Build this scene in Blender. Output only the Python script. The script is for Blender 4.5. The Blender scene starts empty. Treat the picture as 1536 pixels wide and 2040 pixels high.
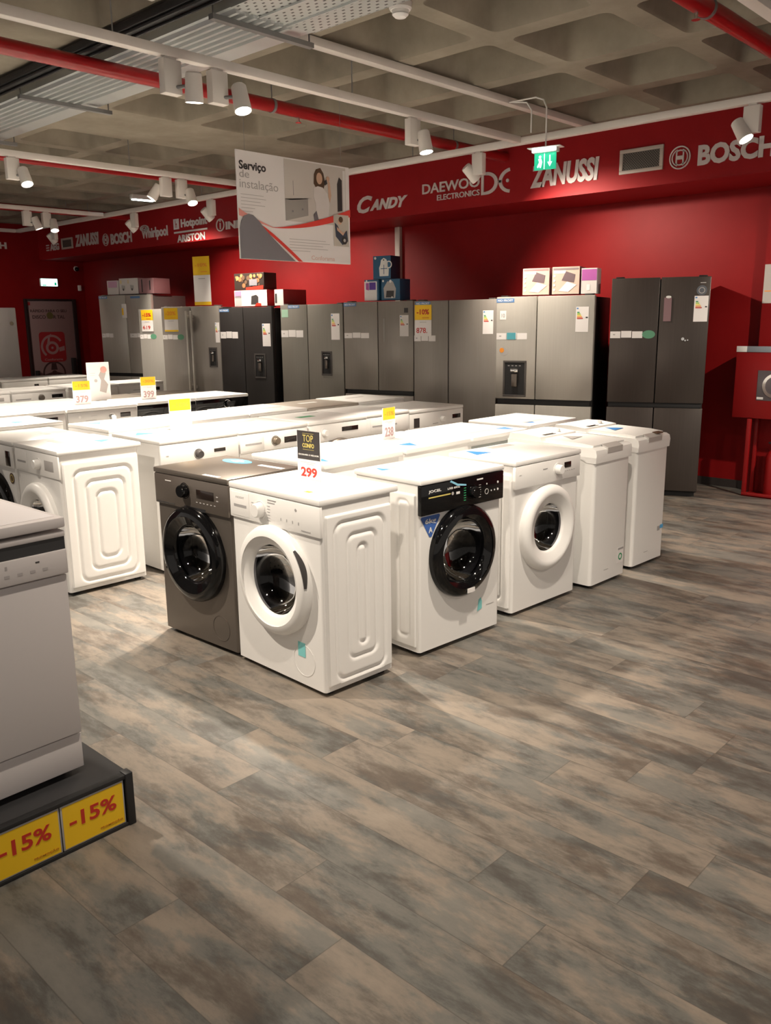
import bpy, bmesh, math, random
from mathutils import Matrix, Vector
random.seed(7)
S = bpy.context.scene
COL = S.collection
R = math.radians
PI = math.pi

# ------------------------------------------------------------------ camera
cam = bpy.data.cameras.new('camera'); co = bpy.data.objects.new('camera', cam); COL.objects.link(co)
cam.sensor_fit = 'VERTICAL'; cam.sensor_height = 36.0; cam.lens = 1690.0 / 2040.0 * 36.0
cam.clip_start = .05; cam.clip_end = 100
CAMH = 1.58; PITCH, ROLL, YAW = R(12.72), R(-.67), R(43.16)
# world -> camera (x right, y down, z forward) rows
def _cam(d):
    X, Y, Z = d; x, y, z = X, -Z, Y
    c, s = math.cos(PITCH), math.sin(PITCH); y, z = y*c - z*s, y*s + z*c
    c, s = math.cos(ROLL), math.sin(ROLL); return (x*c - y*s, x*s + y*c, z)
ax = _cam((math.cos(YAW), -math.sin(YAW), 0)); ay = _cam((math.sin(YAW), math.cos(YAW), 0)); az = _cam((0, 0, 1))
m3 = Matrix((ax, ay, az))          # columns of the inverse: camera axes in world
right = Vector((m3[0][0], m3[1][0], m3[2][0])); down = Vector((m3[0][1], m3[1][1], m3[2][1])); fwd = Vector((m3[0][2], m3[1][2], m3[2][2]))
mw = Matrix((right, -down, -fwd)).transposed().to_4x4(); mw.translation = (0, 0, CAMH)
co.matrix_world = mw
S.camera = co

# ------------------------------------------------------------------ world, exposure
W = bpy.data.worlds.new('world'); S.world = W; W.use_nodes = True
W.node_tree.nodes['Background'].inputs[0].default_value = (1.0, .90, .80, 1)
W.node_tree.nodes['Background'].inputs[1].default_value = .27
S.view_settings.view_transform = 'Standard'; S.view_settings.look = 'None'
S.view_settings.exposure = 1.05; S.view_settings.gamma = 1.0
S.view_settings.use_curve_mapping = False
SPOT_W = 95.0            # watts of a ceiling track spot
SPOT_C = (1.0, .875, .73)

# ------------------------------------------------------------------ materials
MATS = {}
def mat(name, col, rough=.5, metal=0., emit=None, estr=0., coat=0., spec=.5):
    if name in MATS: return MATS[name]
    m = bpy.data.materials.new(name); m.use_nodes = True
    b = m.node_tree.nodes['Principled BSDF']
    b.inputs['Base Color'].default_value = (*col, 1); b.inputs['Roughness'].default_value = rough
    b.inputs['Metallic'].default_value = metal; b.inputs['Specular IOR Level'].default_value = spec
    if coat: b.inputs['Coat Weight'].default_value = coat
    if emit: b.inputs['Emission Color'].default_value = (*emit, 1); b.inputs['Emission Strength'].default_value = estr
    MATS[name] = m; return m
def nodes(m): return m.node_tree.nodes, m.node_tree.links, m.node_tree.nodes['Principled BSDF']
def noisy(m, c1, c2, scale=4., detail=6., rough=None, stretch=(1, 1, 1), lo=.35, hi=.65, bump=0., coords='Object'):
    N, L, b = nodes(m)
    tc = N.new('ShaderNodeTexCoord'); mp = N.new('ShaderNodeMapping'); nz = N.new('ShaderNodeTexNoise'); cr = N.new('ShaderNodeValToRGB')
    mp.inputs['Scale'].default_value = stretch; nz.inputs['Scale'].default_value = scale; nz.inputs['Detail'].default_value = detail
    nz.inputs['Roughness'].default_value = .62
    cr.color_ramp.elements[0].position = lo; cr.color_ramp.elements[0].color = (*c1, 1)
    cr.color_ramp.elements[1].position = hi; cr.color_ramp.elements[1].color = (*c2, 1)
    L.new(tc.outputs[coords], mp.inputs[0]); L.new(mp.outputs[0], nz.inputs['Vector']); L.new(nz.outputs['Fac'], cr.inputs[0]); L.new(cr.outputs[0], b.inputs['Base Color'])
    if bump:
        bp = N.new('ShaderNodeBump'); bp.inputs['Strength'].default_value = bump; bp.inputs['Distance'].default_value = .01
        L.new(nz.outputs['Fac'], bp.inputs['Height']); L.new(bp.outputs[0], b.inputs['Normal'])
    return m

white = mat('white_enamel', (.80, .79, .77), .32)
whitep = mat('white_plastic', (.82, .81, .79), .38)
offwhite = mat('white_paint', (.74, .70, .66), .5)
greyw = mat('silver_panel', (.52, .51, .50), .32, .35)
black = mat('black_gloss', (.004, .004, .0045), .07, 0, spec=.35)
blackm = mat('black_matt', (.012, .012, .013), .55)
rubber = mat('dark_rubber', (.03, .03, .032), .5)
display = mat('dark_display', (.018, .012, .010), .12)
chrome = mat('chrome', (.75, .74, .72), .12, 1.)
graph = mat('graphite_enamel', (.150, .130, .112), .36, .55)
graphp = mat('graphite_panel', (.17, .145, .125), .30, .6)
markg = mat('grey_print', (.35, .34, .34), .5)
markw = mat('white_print', (.75, .74, .72), .5)
cyan = mat('cyan_tape', (.22, .62, .62), .5)
blue = mat('blue_sticker', (.05, .22, .55), .45)
bluesky = mat('light_blue_sticker', (.08, .38, .72), .45)
yellow = mat('yellow_card', (.90, .56, .01), .5)
cardw = mat('white_card', (.80, .77, .76), .5)
redink = mat('red_print', (.55, .03, .015), .5)
orange = mat('orange_print', (.85, .30, .03), .5)
green = mat('green_print', (.03, .30, .12), .5)
pink = mat('purple_print', (.42, .10, .36), .5)
ygold = mat('gold_print', (.60, .50, .14), .45)
brown = mat('brown_print', (.10, .055, .03), .6)
skin = mat('skin_print', (.62, .40, .28), .6)
greyp = mat('slate_print', (.20, .19, .21), .5)
midg = mat('mid_grey_print', (.42, .40, .39), .5)
redp = mat('red_swoosh', (.72, .06, .045), .5)
darkp = mat('dark_print', (.04, .035, .035), .5)
galv = mat('galvanised_steel', (.62, .65, .65), .32, .45)
galvd = mat('dull_steel', (.24, .24, .24), .5, .4)
redpipe = mat('red_pipe_paint', (.34, .010, .012), .28)
redcab = mat('red_cabinet_paint', (.27, .007, .008), .4, spec=.3)
beige = mat('beige_trunking', (.52, .45, .40), .5)
glow = mat('lamp_glow', (1, 1, 1), .5, emit=(1.0, .93, .82), estr=26.)
glowdim = mat('lamp_glow_soft', (1, 1, 1), .5, emit=(1.0, .90, .78), estr=4.)
coolglow = mat('cool_tube_glow', (1, 1, 1), .5, emit=(.80, 1.0, 1.0), estr=6.)
greenlit = mat('green_exit_pictogram', (.02, .40, .22), .5, emit=(.01, .38, .20), estr=.5)
exitlit = mat('exit_lit_white', (.8, .95, .9), .5, emit=(.55, 1., .9), estr=2.2)
acrylic = mat('acrylic', (.85, .85, .85), .1)

# walls: saturated red paint
wallred = mat('red_wall_paint', (.25, .008, .009), .5, spec=.15); noisy(wallred, (.225, .0060, .007), (.245, .007, .008), 3., 3)
bulkred = mat('red_bulkhead_paint', (.30, .011, .013), .5, spec=.15); noisy(bulkred, (.285, .011, .013), (.31, .0125, .015), 3., 3)
kerb = mat('dark_skirting', (.035, .028, .026), .55)
# concrete ceiling
conc = mat('concrete', (.30, .26, .21), .85); noisy(conc, (.20, .175, .135), (.34, .30, .235), 2.2, 9, lo=.3, hi=.72, bump=.35)

# stainless / inox fridge skins, finely brushed
def brushed(name, c1, c2, rough, metal):
    m = mat(name, c1, rough, metal)
    noisy(m, c1, c2, 5., 3, stretch=(14, 14, .4), lo=.3, hi=.7); return m
inox = brushed('brushed_inox', (.40, .385, .35), (.43, .41, .375), .36, .35)
inoxd = brushed('grey_inox', (.275, .25, .225), (.295, .27, .245), .36, .35)
inoxk = brushed('graphite_inox', (.062, .050, .044), (.072, .058, .051), .34, .4)
inoxb = brushed('black_inox', (.036, .033, .032), (.042, .038, .037), .4, .3)
inoxs = brushed('light_inox', (.50, .475, .43), (.53, .505, .46), .34, .4)
sideg = mat('fridge_side_grey', (.11, .10, .095), .5, .3)
sideb = mat('fridge_side_black', (.010, .009, .009), .5)

# floor: wood/stone look vinyl planks
floorm = mat('vinyl_planks', (.2, .18, .16), .36)
def build_floor_mat():
    N, L, b = nodes(floorm)
    def MN(op, a=None, bb=None, c=None):
        n = N.new('ShaderNodeMath'); n.operation = op
        for i, v in enumerate((a, bb, c)):
            if v is None: continue
            if isinstance(v, (int, float)): n.inputs[i].default_value = v
            else: L.new(v, n.inputs[i])
        return n.outputs[0]
    tc = N.new('ShaderNodeTexCoord'); sx = N.new('ShaderNodeSeparateXYZ'); L.new(tc.outputs['Object'], sx.inputs[0])
    X, Y = sx.outputs[0], sx.outputs[1]
    v = MN('DIVIDE', MN('SUBTRACT', Y, 1.72), .20); row = MN('FLOOR', v); fv = MN('FRACT', v)
    wn = N.new('ShaderNodeTexWhiteNoise'); wn.noise_dimensions = '1D'; L.new(row, wn.inputs['W'])
    u = MN('ADD', MN('DIVIDE', X, 1.2), MN('MULTIPLY', wn.outputs[0], 5.3)); col = MN('FLOOR', u); fu = MN('FRACT', u)
    cb = N.new('ShaderNodeCombineXYZ'); L.new(col, cb.inputs[0]); L.new(row, cb.inputs[1])
    w2 = N.new('ShaderNodeTexWhiteNoise'); w2.noise_dimensions = '2D'; L.new(cb.outputs[0], w2.inputs['Vector'])
    # mottling, its own piece on each plank
    off = N.new('ShaderNodeVectorMath'); off.operation = 'SCALE'; L.new(w2.outputs['Color'], off.inputs[0]); off.inputs['Scale'].default_value = 37.
    mp = N.new('ShaderNodeMapping'); mp.inputs['Scale'].default_value = (1.3, 3.6, 1); L.new(tc.outputs['Object'], mp.inputs[0])
    ad = N.new('ShaderNodeVectorMath'); L.new(mp.outputs[0], ad.inputs[0]); L.new(off.outputs[0], ad.inputs[1])
    n1 = N.new('ShaderNodeTexNoise'); n1.inputs['Scale'].default_value = 2.0; n1.inputs['Detail'].default_value = 12; n1.inputs['Roughness'].default_value = .72; n1.inputs['Distortion'].default_value = .12; L.new(ad.outputs[0], n1.inputs['Vector'])
    n2 = N.new('ShaderNodeTexNoise'); n2.inputs['Scale'].default_value = 1.5; n2.inputs['Detail'].default_value = 10; n2.inputs['Roughness'].default_value = .66; n2.inputs['Distortion'].default_value = .1
    ad2 = N.new('ShaderNodeVectorMath'); L.new(ad.outputs[0], ad2.inputs[0]); ad2.inputs[1].default_value = (11, 5, 3); L.new(ad2.outputs[0], n2.inputs['Vector'])
    val = MN('ADD', MN('ADD', MN('MULTIPLY', n1.outputs['Fac'], 1.55), -.265), MN('MULTIPLY', MN('SUBTRACT', w2.outputs[0], .5), .10))
    cr = N.new('ShaderNodeValToRGB'); e = cr.color_ramp.elements
    e[0].position = .28; e[0].color = (.092, .073, .059, 1); e[1].position = .74; e[1].color = (.245, .205, .165, 1)
    for p, c in ((.38, (.115, .094, .076)), (.46, (.147, .127, .106)), (.52, (.186, .160, .132)), (.60, (.215, .180, .146))):
        q = e.new(p); q.color = (*c, 1)
    L.new(val, cr.inputs[0])
    cr2 = N.new('ShaderNodeValToRGB'); e = cr2.color_ramp.elements
    e[0].position = .47; e[0].color = (0, 0, 0, 1); e[1].position = .54; e[1].color = (.9, .9, .9, 1); L.new(n2.outputs['Fac'], cr2.inputs[0])
    mx = N.new('ShaderNodeMix'); mx.data_type = 'RGBA'; L.new(cr2.outputs[0], mx.inputs['Factor']); L.new(cr.outputs[0], mx.inputs[6])
    hs = N.new('ShaderNodeMix'); hs.data_type = 'RGBA'; hs.blend_type = 'MULTIPLY'; hs.inputs['Factor'].default_value = 1.; L.new(cr.outputs[0], hs.inputs[6]); hs.inputs[7].default_value = (.66, .76, .84, 1)
    L.new(hs.outputs[2], mx.inputs[7])
    # seams
    sv = MN('MINIMUM', fv, MN('SUBTRACT', 1., fv)); su = MN('MINIMUM', fu, MN('SUBTRACT', 1., fu))
    seam = MN('MAXIMUM', MN('LESS_THAN', sv, .008), MN('LESS_THAN', su, .0014))
    m2 = N.new('ShaderNodeMix'); m2.data_type = 'RGBA'; L.new(MN('MULTIPLY', seam, .45), m2.inputs['Factor']); L.new(mx.outputs[2], m2.inputs[6]); m2.inputs[7].default_value = (.05, .042, .036, 1)
    L.new(m2.outputs[2], b.inputs['Base Color'])
    rr = MN('ADD', .33, MN('MULTIPLY', n2.outputs['Fac'], .2)); L.new(rr, b.inputs['Roughness'])
    bp = N.new('ShaderNodeBump'); bp.inputs['Strength'].default_value = .12; bp.inputs['Distance'].default_value = .004; L.new(n1.outputs['Fac'], bp.inputs['Height']); L.new(bp.outputs[0], b.inputs['Normal'])
build_floor_mat()

# door glass: tinted clear glass with a mirror-like surface
glass = bpy.data.materials.new('tinted_door_glass'); glass.use_nodes = True; MATS['glass'] = glass
def build_glass():
    N, L = glass.node_tree.nodes, glass.node_tree.links; N.clear()
    o = N.new('ShaderNodeOutputMaterial'); t = N.new('ShaderNodeBsdfTransparent'); g = N.new('ShaderNodeBsdfGlossy'); m = N.new('ShaderNodeMixShader'); f = N.new('ShaderNodeFresnel')
    t.inputs[0].default_value = (.40, .40, .42, 1); g.inputs['Roughness'].default_value = .04; g.inputs[0].default_value = (.8, .8, .8, 1); f.inputs[0].default_value = 1.4
    L.new(f.outputs[0], m.inputs[0]); L.new(t.outputs[0], m.inputs[1]); L.new(g.outputs[0], m.inputs[2]); L.new(m.outputs[0], o.inputs[0])
build_glass()
# steel drum with punched holes
drumm = mat('perforated_drum', (.10, .09, .085), .45, .6)
def build_drum():
    N, L, b = nodes(drumm); tc = N.new('ShaderNodeTexCoord'); v = N.new('ShaderNodeTexVoronoi'); v.inputs['Scale'].default_value = 42; v.inputs['Randomness'].default_value = .25
    cr = N.new('ShaderNodeValToRGB'); cr.color_ramp.elements[0].position = .16; cr.color_ramp.elements[0].color = (.01, .01, .01, 1); cr.color_ramp.elements[1].position = .24; cr.color_ramp.elements[1].color = (.12, .105, .095, 1)
    L.new(tc.outputs['Object'], v.inputs['Vector']); L.new(v.outputs['Distance'], cr.inputs[0]); L.new(cr.outputs[0], b.inputs['Base Color'])
build_drum()
# perforated galvanised tray underside
perf = mat('perforated_galvanised', (.5, .52, .52), .36, .4)
def build_perf():
    N, L, b = nodes(perf); tc = N.new('ShaderNodeTexCoord'); sx = N.new('ShaderNodeSeparateXYZ'); L.new(tc.outputs['Object'], sx.inputs[0])
    def MN(op, a, bb):
        n = N.new('ShaderNodeMath'); n.operation = op
        for i, v in enumerate((a, bb)):
            if isinstance(v, (int, float)): n.inputs[i].default_value = v
            else: L.new(v, n.inputs[i])
        return n.outputs[0]
    ry = MN('MULTIPLY', sx.outputs[1], 30.); rowi = MN('FLOOR', ry, 0); rx = MN('ADD', MN('MULTIPLY', sx.outputs[0], 16.), MN('MULTIPLY', MN('MODULO', rowi, 2.), .5))
    fx = MN('ABSOLUTE', MN('SUBTRACT', MN('FRACT', rx, 0), .5), 0); fy = MN('ABSOLUTE', MN('SUBTRACT', MN('FRACT', ry, 0), .5), 0)
    hole = MN('MULTIPLY', MN('LESS_THAN', fx, .17), MN('LESS_THAN', fy, .16))
    mx = N.new('ShaderNodeMix'); mx.data_type = 'RGBA'; L.new(hole, mx.inputs['Factor']); mx.inputs[6].default_value = (.58, .61, .60, 1); mx.inputs[7].default_value = (.03, .03, .03, 1); L.new(mx.outputs[2], b.inputs['Base Color'])
build_perf()
grillem = mat('vent_mesh', (.05, .045, .04), .5)
def build_grille():
    N, L, b = nodes(grillem); tc = N.new('ShaderNodeTexCoord'); c = N.new('ShaderNodeTexChecker'); c.inputs['Scale'].default_value = 90
    c.inputs[1].default_value = (.16, .14, .12, 1); c.inputs[2].default_value = (.025, .022, .02, 1); L.new(tc.outputs['Object'], c.inputs[0]); L.new(c.outputs[0], b.inputs['Base Color'])
build_grille()

# ------------------------------------------------------------------ mesh builder
I4 = Matrix.Identity(4)
def rotz(a): return Matrix.Rotation(a, 4, 'Z')
def T(x, y, z): return Matrix.Translation((x, y, z))
class MB:
    def __init__(s, M=I4): s.v = []; s.f = []; s.mi = []; s.mats = []; s.M = M; s.cur = 0
    def use(s, m):
        if m not in s.mats: s.mats.append(m)
        s.cur = s.mats.index(m); return s
    def add(s, vs, fs, M=None):
        o = len(s.v); MM = s.M @ M if M is not None else s.M
        s.v += [tuple(MM @ Vector(p)) for p in vs]
        for f in fs: s.f.append([i + o for i in f]); s.mi.append(s.cur)
        return s
    def box(s, x0, x1, y0, y1, z0, z1, b=0., M=None):
        if x0 > x1: x0, x1 = x1, x0
        if y0 > y1: y0, y1 = y1, y0
        if z0 > z1: z0, z1 = z1, z0
        b = min(b, (x1-x0)*.45, (y1-y0)*.45, (z1-z0)*.45)
        if b <= 0:
            vs = [(x, y, z) for z in (z0, z1) for y in (y0, y1) for x in (x0, x1)]
            return s.add(vs, [(0, 2, 3, 1), (4, 5, 7, 6), (0, 1, 5, 4), (2, 6, 7, 3), (0, 4, 6, 2), (1, 3, 7, 5)], M)
        bm = bmesh.new(); bmesh.ops.create_cube(bm, size=1)
        for v in bm.verts: v.co = Vector(((x0+x1)/2 + v.co.x*(x1-x0), (y0+y1)/2 + v.co.y*(y1-y0), (z0+z1)/2 + v.co.z*(z1-z0)))
        bmesh.ops.bevel(bm, geom=bm.edges[:], offset=b, segments=2, profile=.5, affect='EDGES')
        bm.verts.index_update(); vs = [tuple(v.co) for v in bm.verts]; fs = [[v.index for v in f.verts] for f in bm.faces]; bm.free()
        return s.add(vs, fs, M)
    def prism(s, pts, a0, a1, axis='x', M=None):
        # closed outline in the two other axes, swept along axis; outline order free
        n = len(pts); vs = []
        for a in (a0, a1):
            for p in pts: vs.append({'x': (a, p[0], p[1]), 'y': (p[0], a, p[1]), 'z': (p[0], p[1], a)}[axis])
        fs = [tuple(range(n)), tuple(range(2*n-1, n-1, -1))] + [(i, i+n, (i+1) % n + n, (i+1) % n) for i in range(n)]
        return s.add(vs, fs, M)
    def lathe(s, prof, cx=0, cz=0, n=48, M=None, cap0=False, cap1=False):
        # profile (radius, y), turned about a line along y through (cx, cz)
        vs = []; k = len(prof)
        for i in range(n):
            a = 2*PI*i/n
            for r, y in prof: vs.append((cx + r*math.cos(a), y, cz + r*math.sin(a)))
        fs = [(i*k+j, i*k+j+1, ((i+1) % n)*k+j+1, ((i+1) % n)*k+j) for i in range(n) for j in range(k-1)]
        if cap0: fs.append(tuple(i*k for i in range(n)))
        if cap1: fs.append(tuple((n-1-i)*k+k-1 for i in range(n)))
        return s.add(vs, fs, M)
    def tube(s, pts, r, n=14, M=None):
        pts = [Vector(p) for p in pts]; vs = []; fs = []; up = Vector((0, 0, 1)); m = len(pts)
        for i, p in enumerate(pts):
            t = (pts[min(i+1, m-1)] - pts[max(i-1, 0)]).normalized(); u = t.cross(up)
            if u.length < 1e-3: u = t.cross(Vector((1, 0, 0)))
            u.normalize(); w = t.cross(u)
            for j in range(n): a = 2*PI*j/n; vs.append(tuple(p + r*(math.cos(a)*u + math.sin(a)*w)))
        for i in range(m-1):
            for j in range(n): fs.append((i*n+j, i*n+(j+1) % n, (i+1)*n+(j+1) % n, (i+1)*n+j))
        fs += [tuple(range(n-1, -1, -1)), tuple((m-1)*n+j for j in range(n))]
        return s.add(vs, fs, M)
    def flat(s, pts, y, M=None, t=.0008):
        # printed patch in the x-z plane seen from -y, with a paper's thickness
        return s.prism(pts, y - t, y, 'y', M)
    def rect(s, x0, x1, z0, z1, y, M=None, t=.0008): return s.box(x0, x1, y - t, y, z0, z1, 0, M)
    def disc(s, cx, cz, r, y, M=None, n=24, t=.0008, sz=1.): return s.flat([(cx + r*math.cos(2*PI*i/n), cz + r*sz*math.sin(2*PI*i/n)) for i in range(n)], y, M, t)
    def ring(s, cx, cz, r0, r1, y, M=None, n=32, t=.0008, a0=0., a1=2*PI, sx=1.):
        full = abs(a1 - a0 - 2*PI) < 1e-6; k = n if full else n+1; vs = []
        for i in range(k):
            a = a0 + (a1-a0)*i/n
            for rr, yy in ((r0, y), (r0, y-t), (r1, y-t), (r1, y)): vs.append((cx + rr*math.cos(a)*sx, yy, cz + rr*math.sin(a)))
        fs = [(i*4+j, i*4+(j+1) % 4, ((i+1) % k)*4+(j+1) % 4, ((i+1) % k)*4+j) for i in range(n) for j in range(4)]
        return s.add(vs, fs, M)
    def text(s, string, x0, x1, z0, z1, y, M=None, bold=.0, shear=0., t=.001):
        c = bpy.data.curves.new('txt', 'FONT'); c.body = string; c.offset = bold; c.shear = shear; c.resolution_u = 3; c.extrude = .02
        o = bpy.data.objects.new('txt', c); me = bpy.data.meshes.new_from_object(o)
        xs = [v.co.x for v in me.vertices]; ys = [v.co.y for v in me.vertices]
        if xs:
            ax, bx, ay_, by = min(xs), max(xs), min(ys), max(ys)
            vs = [(x0 + (v.co.x-ax)/(bx-ax)*(x1-x0), y - (t if v.co.z > 0 else 0), z0 + (v.co.y-ay_)/(by-ay_)*(z1-z0)) for v in me.vertices]
            s.add(vs, [tuple(p.vertices) for p in me.polygons], M)
        bpy.data.objects.remove(o); bpy.data.meshes.remove(me); bpy.data.curves.remove(c); return s
    def build(s, name, m=None, parent=None, smooth=True, angle=32, recalc=True):
        me = bpy.data.meshes.new(name); me.from_pydata(s.v, [], s.f)
        ms = s.mats or [m]
        for q in ms: me.materials.append(q)
        me.polygons.foreach_set('material_index', s.mi if s.mats else [0]*len(s.f))
        if recalc:
            bm = bmesh.new(); bm.from_mesh(me); bmesh.ops.recalc_face_normals(bm, faces=bm.faces[:]); bm.to_mesh(me); bm.free()
        if smooth:
            me.polygons.foreach_set('use_smooth', [True]*len(me.polygons)); me.set_sharp_from_angle(angle=R(angle))
        me.update(); o = bpy.data.objects.new(name, me); COL.objects.link(o)
        if parent: o.parent = parent
        return o
def tag(o, label=None, cat=None, group=None, kind=None):
    if label: o['label'] = label
    if cat: o['category'] = cat
    if group: o['group'] = group
    if kind: o['kind'] = kind
    return o
def thing(name, label, cat, loc=(0, 0, 0), rz=0., group=None):
    o = bpy.data.objects.new(name, None); COL.objects.link(o); o.location = loc; o.rotation_euler = (0, 0, rz); o.empty_display_size = .1
    return tag(o, label, cat, group)
def part(name, m, parent, fn, label=None, **k):
    b = MB(); b.use(m) if m else None; fn(b); o = b.build(name, m, parent, **k)
    if label: o['label'] = label
    return o
def struct(name, mb, m=None, **k): return tag(mb.build(name, m, **k), kind='structure')
def rrect(x0, x1, y0, y1, r, n=5):
    pts = []
    for cx, cy, a in ((x1-r, y1-r, 0), (x0+r, y1-r, 90), (x0+r, y0+r, 180), (x1-r, y0+r, 270)):
        for i in range(n+1): t = R(a + 90*i/n); pts.append((cx + r*math.cos(t), cy + r*math.sin(t)))
    return pts

# ------------------------------------------------------------------ the room
WY = 8.0; LX = -15.0; BY = 7.2; BZ = 2.68; CZ = 3.26; RX = 4.0; FY = -4.0
struct('floor', MB().box(LX-.1, RX, FY, WY+.1, -.1, 0), floorm, smooth=False)
struct('wall_back', MB().box(LX-.1, RX, WY, WY+.15, 0, CZ+.35), wallred, smooth=False)
struct('wall_left', MB().box(LX-.15, LX, FY, WY, 0, CZ+.35), wallred, smooth=False)
struct('wall_bulkhead', MB().box(LX, RX, BY, WY-.001, BZ, CZ+.30), bulkred, smooth=False)
struct('wall_pier', MB().box(-2.83, -1.6, WY-.09, WY-.001, 0, BZ-.002), wallred, smooth=False)
struct('baseboard_back', MB().box(LX, -2.85, WY-.014, WY, 0, .075), kerb, smooth=False)
struct('baseboard_left', MB().box(LX, LX+.014, FY, WY-.02, 0, .075), kerb, smooth=False)

def waffle():
    b = MB(); b.use(conc)
    px, py = .82, .855; x00, y00 = -3.41, 5.50; rib = .075; dep = .30; sl = .07
    xs = [x00 + px*k for k in range(-15, 10)]; ys = [y00 + py*k for k in range(-12, 3)]
    def solid(x, y):
        if y > BY - .02 or x < LX: return True
        if -7.75 < x+px/2 < -6.35: return True
        if 2.75 < y+py/2 < 3.25: return True
        if x < -5.3 and y < 2.6: return True
        return False
    for xi in xs[:-1]:
        for yj in ys[:-1]:
            x1, y1 = xi+px, min(yj+py, BY+.3)
            if solid(xi, yj): b.add([(xi, yj, CZ), (x1, yj, CZ), (x1, y1, CZ), (xi, y1, CZ)], [(0, 1, 2, 3)]); continue
            outer = [(xi, yj), (x1, yj), (x1, y1), (xi, y1)]
            def loop(ins, r, z): return [(p[0], p[1], z) for p in rrect(xi+ins, x1-ins, yj+ins, yj+py-ins, r, 4)]
            L0, L1, L2, L3 = loop(rib, .06, CZ), loop(rib+.012, .06, CZ+.02), loop(rib+sl, .09, CZ+dep-.05), loop(rib+sl+.06, .07, CZ+dep)
            n = len(L0); vs = L0+L1+L2+L3; fs = []
            for k in range(3): fs += [(k*n+i, k*n+(i+1) % n, (k+1)*n+(i+1) % n, (k+1)*n+i) for i in range(n)]
            fs.append(tuple(range(3*n, 4*n)))
            # rib soffit between the cell border and the hole: order of corners as in rrect
            o = len(vs); vs += [(x1, y1, CZ), (xi, y1, CZ), (xi, yj, CZ), (x1, yj, CZ)]
            q = n//4
            for c in range(4):
                for i in range(q-1): fs.append((o+c, c*q+i, c*q+i+1))
                fs.append((o+c, c*q+q-1, ((c+1) % 4)*q, o+(c+1) % 4))
            b.add(vs, fs)
    ob = b.build('ceiling', conc, smooth=True, angle=25); return tag(ob, kind='structure')
waffle()
struct('ceiling_slab', MB().box(LX-.1, RX, FY-1, WY+.15, CZ+.36, CZ+.45), conc, smooth=False)

# ------------------------------------------------------------------ ceiling services
TZ = 3.0
def trunk(name, label, cat, p0, p1, w=.06, h=.05, m=offwhite, group=None):
    p0, p1 = Vector(p0), Vector(p1); d = p1-p0; L_ = d.length; a = math.atan2(d.y, d.x)
    b = MB(); b.use(m); b.box(0, L_, -w/2, w/2, -h/2, h/2, .004); o = b.build(name, m); o.location = p0; o.rotation_euler = (0, 0, a); return tag(o, label, cat, group)
tr1 = trunk('lighting_track', 'nearest white lighting track, carrying the three closest spotlights towards the red bulkhead', 'track', (-4.25, -1.5, TZ), (-4.25, 6.16, TZ))
tr2 = trunk('lighting_track', 'long white lighting track running parallel to and just in front of the lettered red bulkhead', 'track', (-13.6, 6.22, TZ), (2.5, 6.22, TZ), .065)
tr3 = trunk('lighting_track', 'white lighting track just above a thin red pipe, left of the hanging poster', 'track', (-7.57, -1, TZ), (-7.57, 6.16, TZ))
tr4 = trunk('lighting_track', 'most distant white lighting track, meeting the bulkhead track near the far left corner', 'track', (-10.9, 0, TZ), (-10.9, 6.16, TZ))
tr5 = trunk('lighting_track', 'short stretch of white lighting track along the far left wall', 'track', (-13.6, 2.0, TZ), (-13.6, 6.18, TZ))
for tr, pts in ((tr1, [(.6+.86*k, 0) for k in range(8)]), (tr2, [(1.6+.82*2*k, 0) for k in range(9)]), (tr3, [(2.2, 0), (2.2, 0), (5.6, 0)]), (tr4, [(1.2+1.7*k, 0) for k in range(3)])):
    for q in pts[::2]:
        b = MB(); b.tube([(q[0], 0, .02), (q[0], 0, CZ-TZ+.02)], .004, 6); b.build('suspension_wire', galvd, tr)
trunk('cable_trunking', 'narrow white trunking fixed under the coffers beyond the galvanised tray, ending at the bulkhead', 'trunking', (-4.16, 3.70, CZ-.03), (-4.16, 7.19, CZ-.03), .07, .05)
trunk('cable_trunking', 'short end of white trunking seen above the galvanised tray near the top edge', 'trunking', (-4.16, .5, CZ-.03), (-4.16, 2.75, CZ-.03), .07, .05)
trunk('cable_trunking', 'white trunking at the top right corner beside the glossy red pipe', 'trunking', (-1.72, 1.0, 3.02), (-1.72, 6.18, 3.02), .07, .05)

def pipe(label, x, y0, y1, z, r):
    b = MB(); b.use(redpipe); b.tube([(x, y0, z), (x, y1, z)], r, 20); o = b.build('sprinkler_pipe', redpipe); tag(o, label, 'pipe'); return o
def pipe_clips(o, x, z, r, ys):
    for y in ys:
        b = MB(); b.use(galvd); b.tube([(x, y, z+r), (x, y, CZ+.3)], .004, 6); b.tube([(x, y-.012, z), (x, y+.012, z)], r+.004, 20); b.build('pipe_hanger', galvd, o)
def nozzle(o, x, y, z, r):
    b = MB(); b.use(chrome); b.tube([(x, y, z-r), (x, y, z-r-.03)], .010, 8); b.tube([(x, y, z-r-.03), (x, y, z-r-.034)], .022, 12); b.build('sprinkler_head', chrome, o)
p = pipe('thick red sprinkler pipe crossing the upper left of the ceiling behind the two nearest spotlights', -5.11, -1, BY-.001, 3.105, .045); pipe_clips(p, -5.11, 3.105, .045, (4.3, 6.4)); nozzle(p, -5.11, 4.55, 3.105, .045)
p = pipe('glossy red sprinkler pipe at the top right corner of the ceiling', -2.04, 0, BY-.001, 3.105, .047); pipe_clips(p, -2.04, 3.105, .047, (4.6,)); nozzle(p, -2.04, 4.48, 3.105, .047)
p = pipe('thin red pipe under the middle white track, left of the hanging poster', -8.17, 0, BY-.001, 3.07, .030); pipe_clips(p, -8.17, 3.07, .03, (6.4,))
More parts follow.
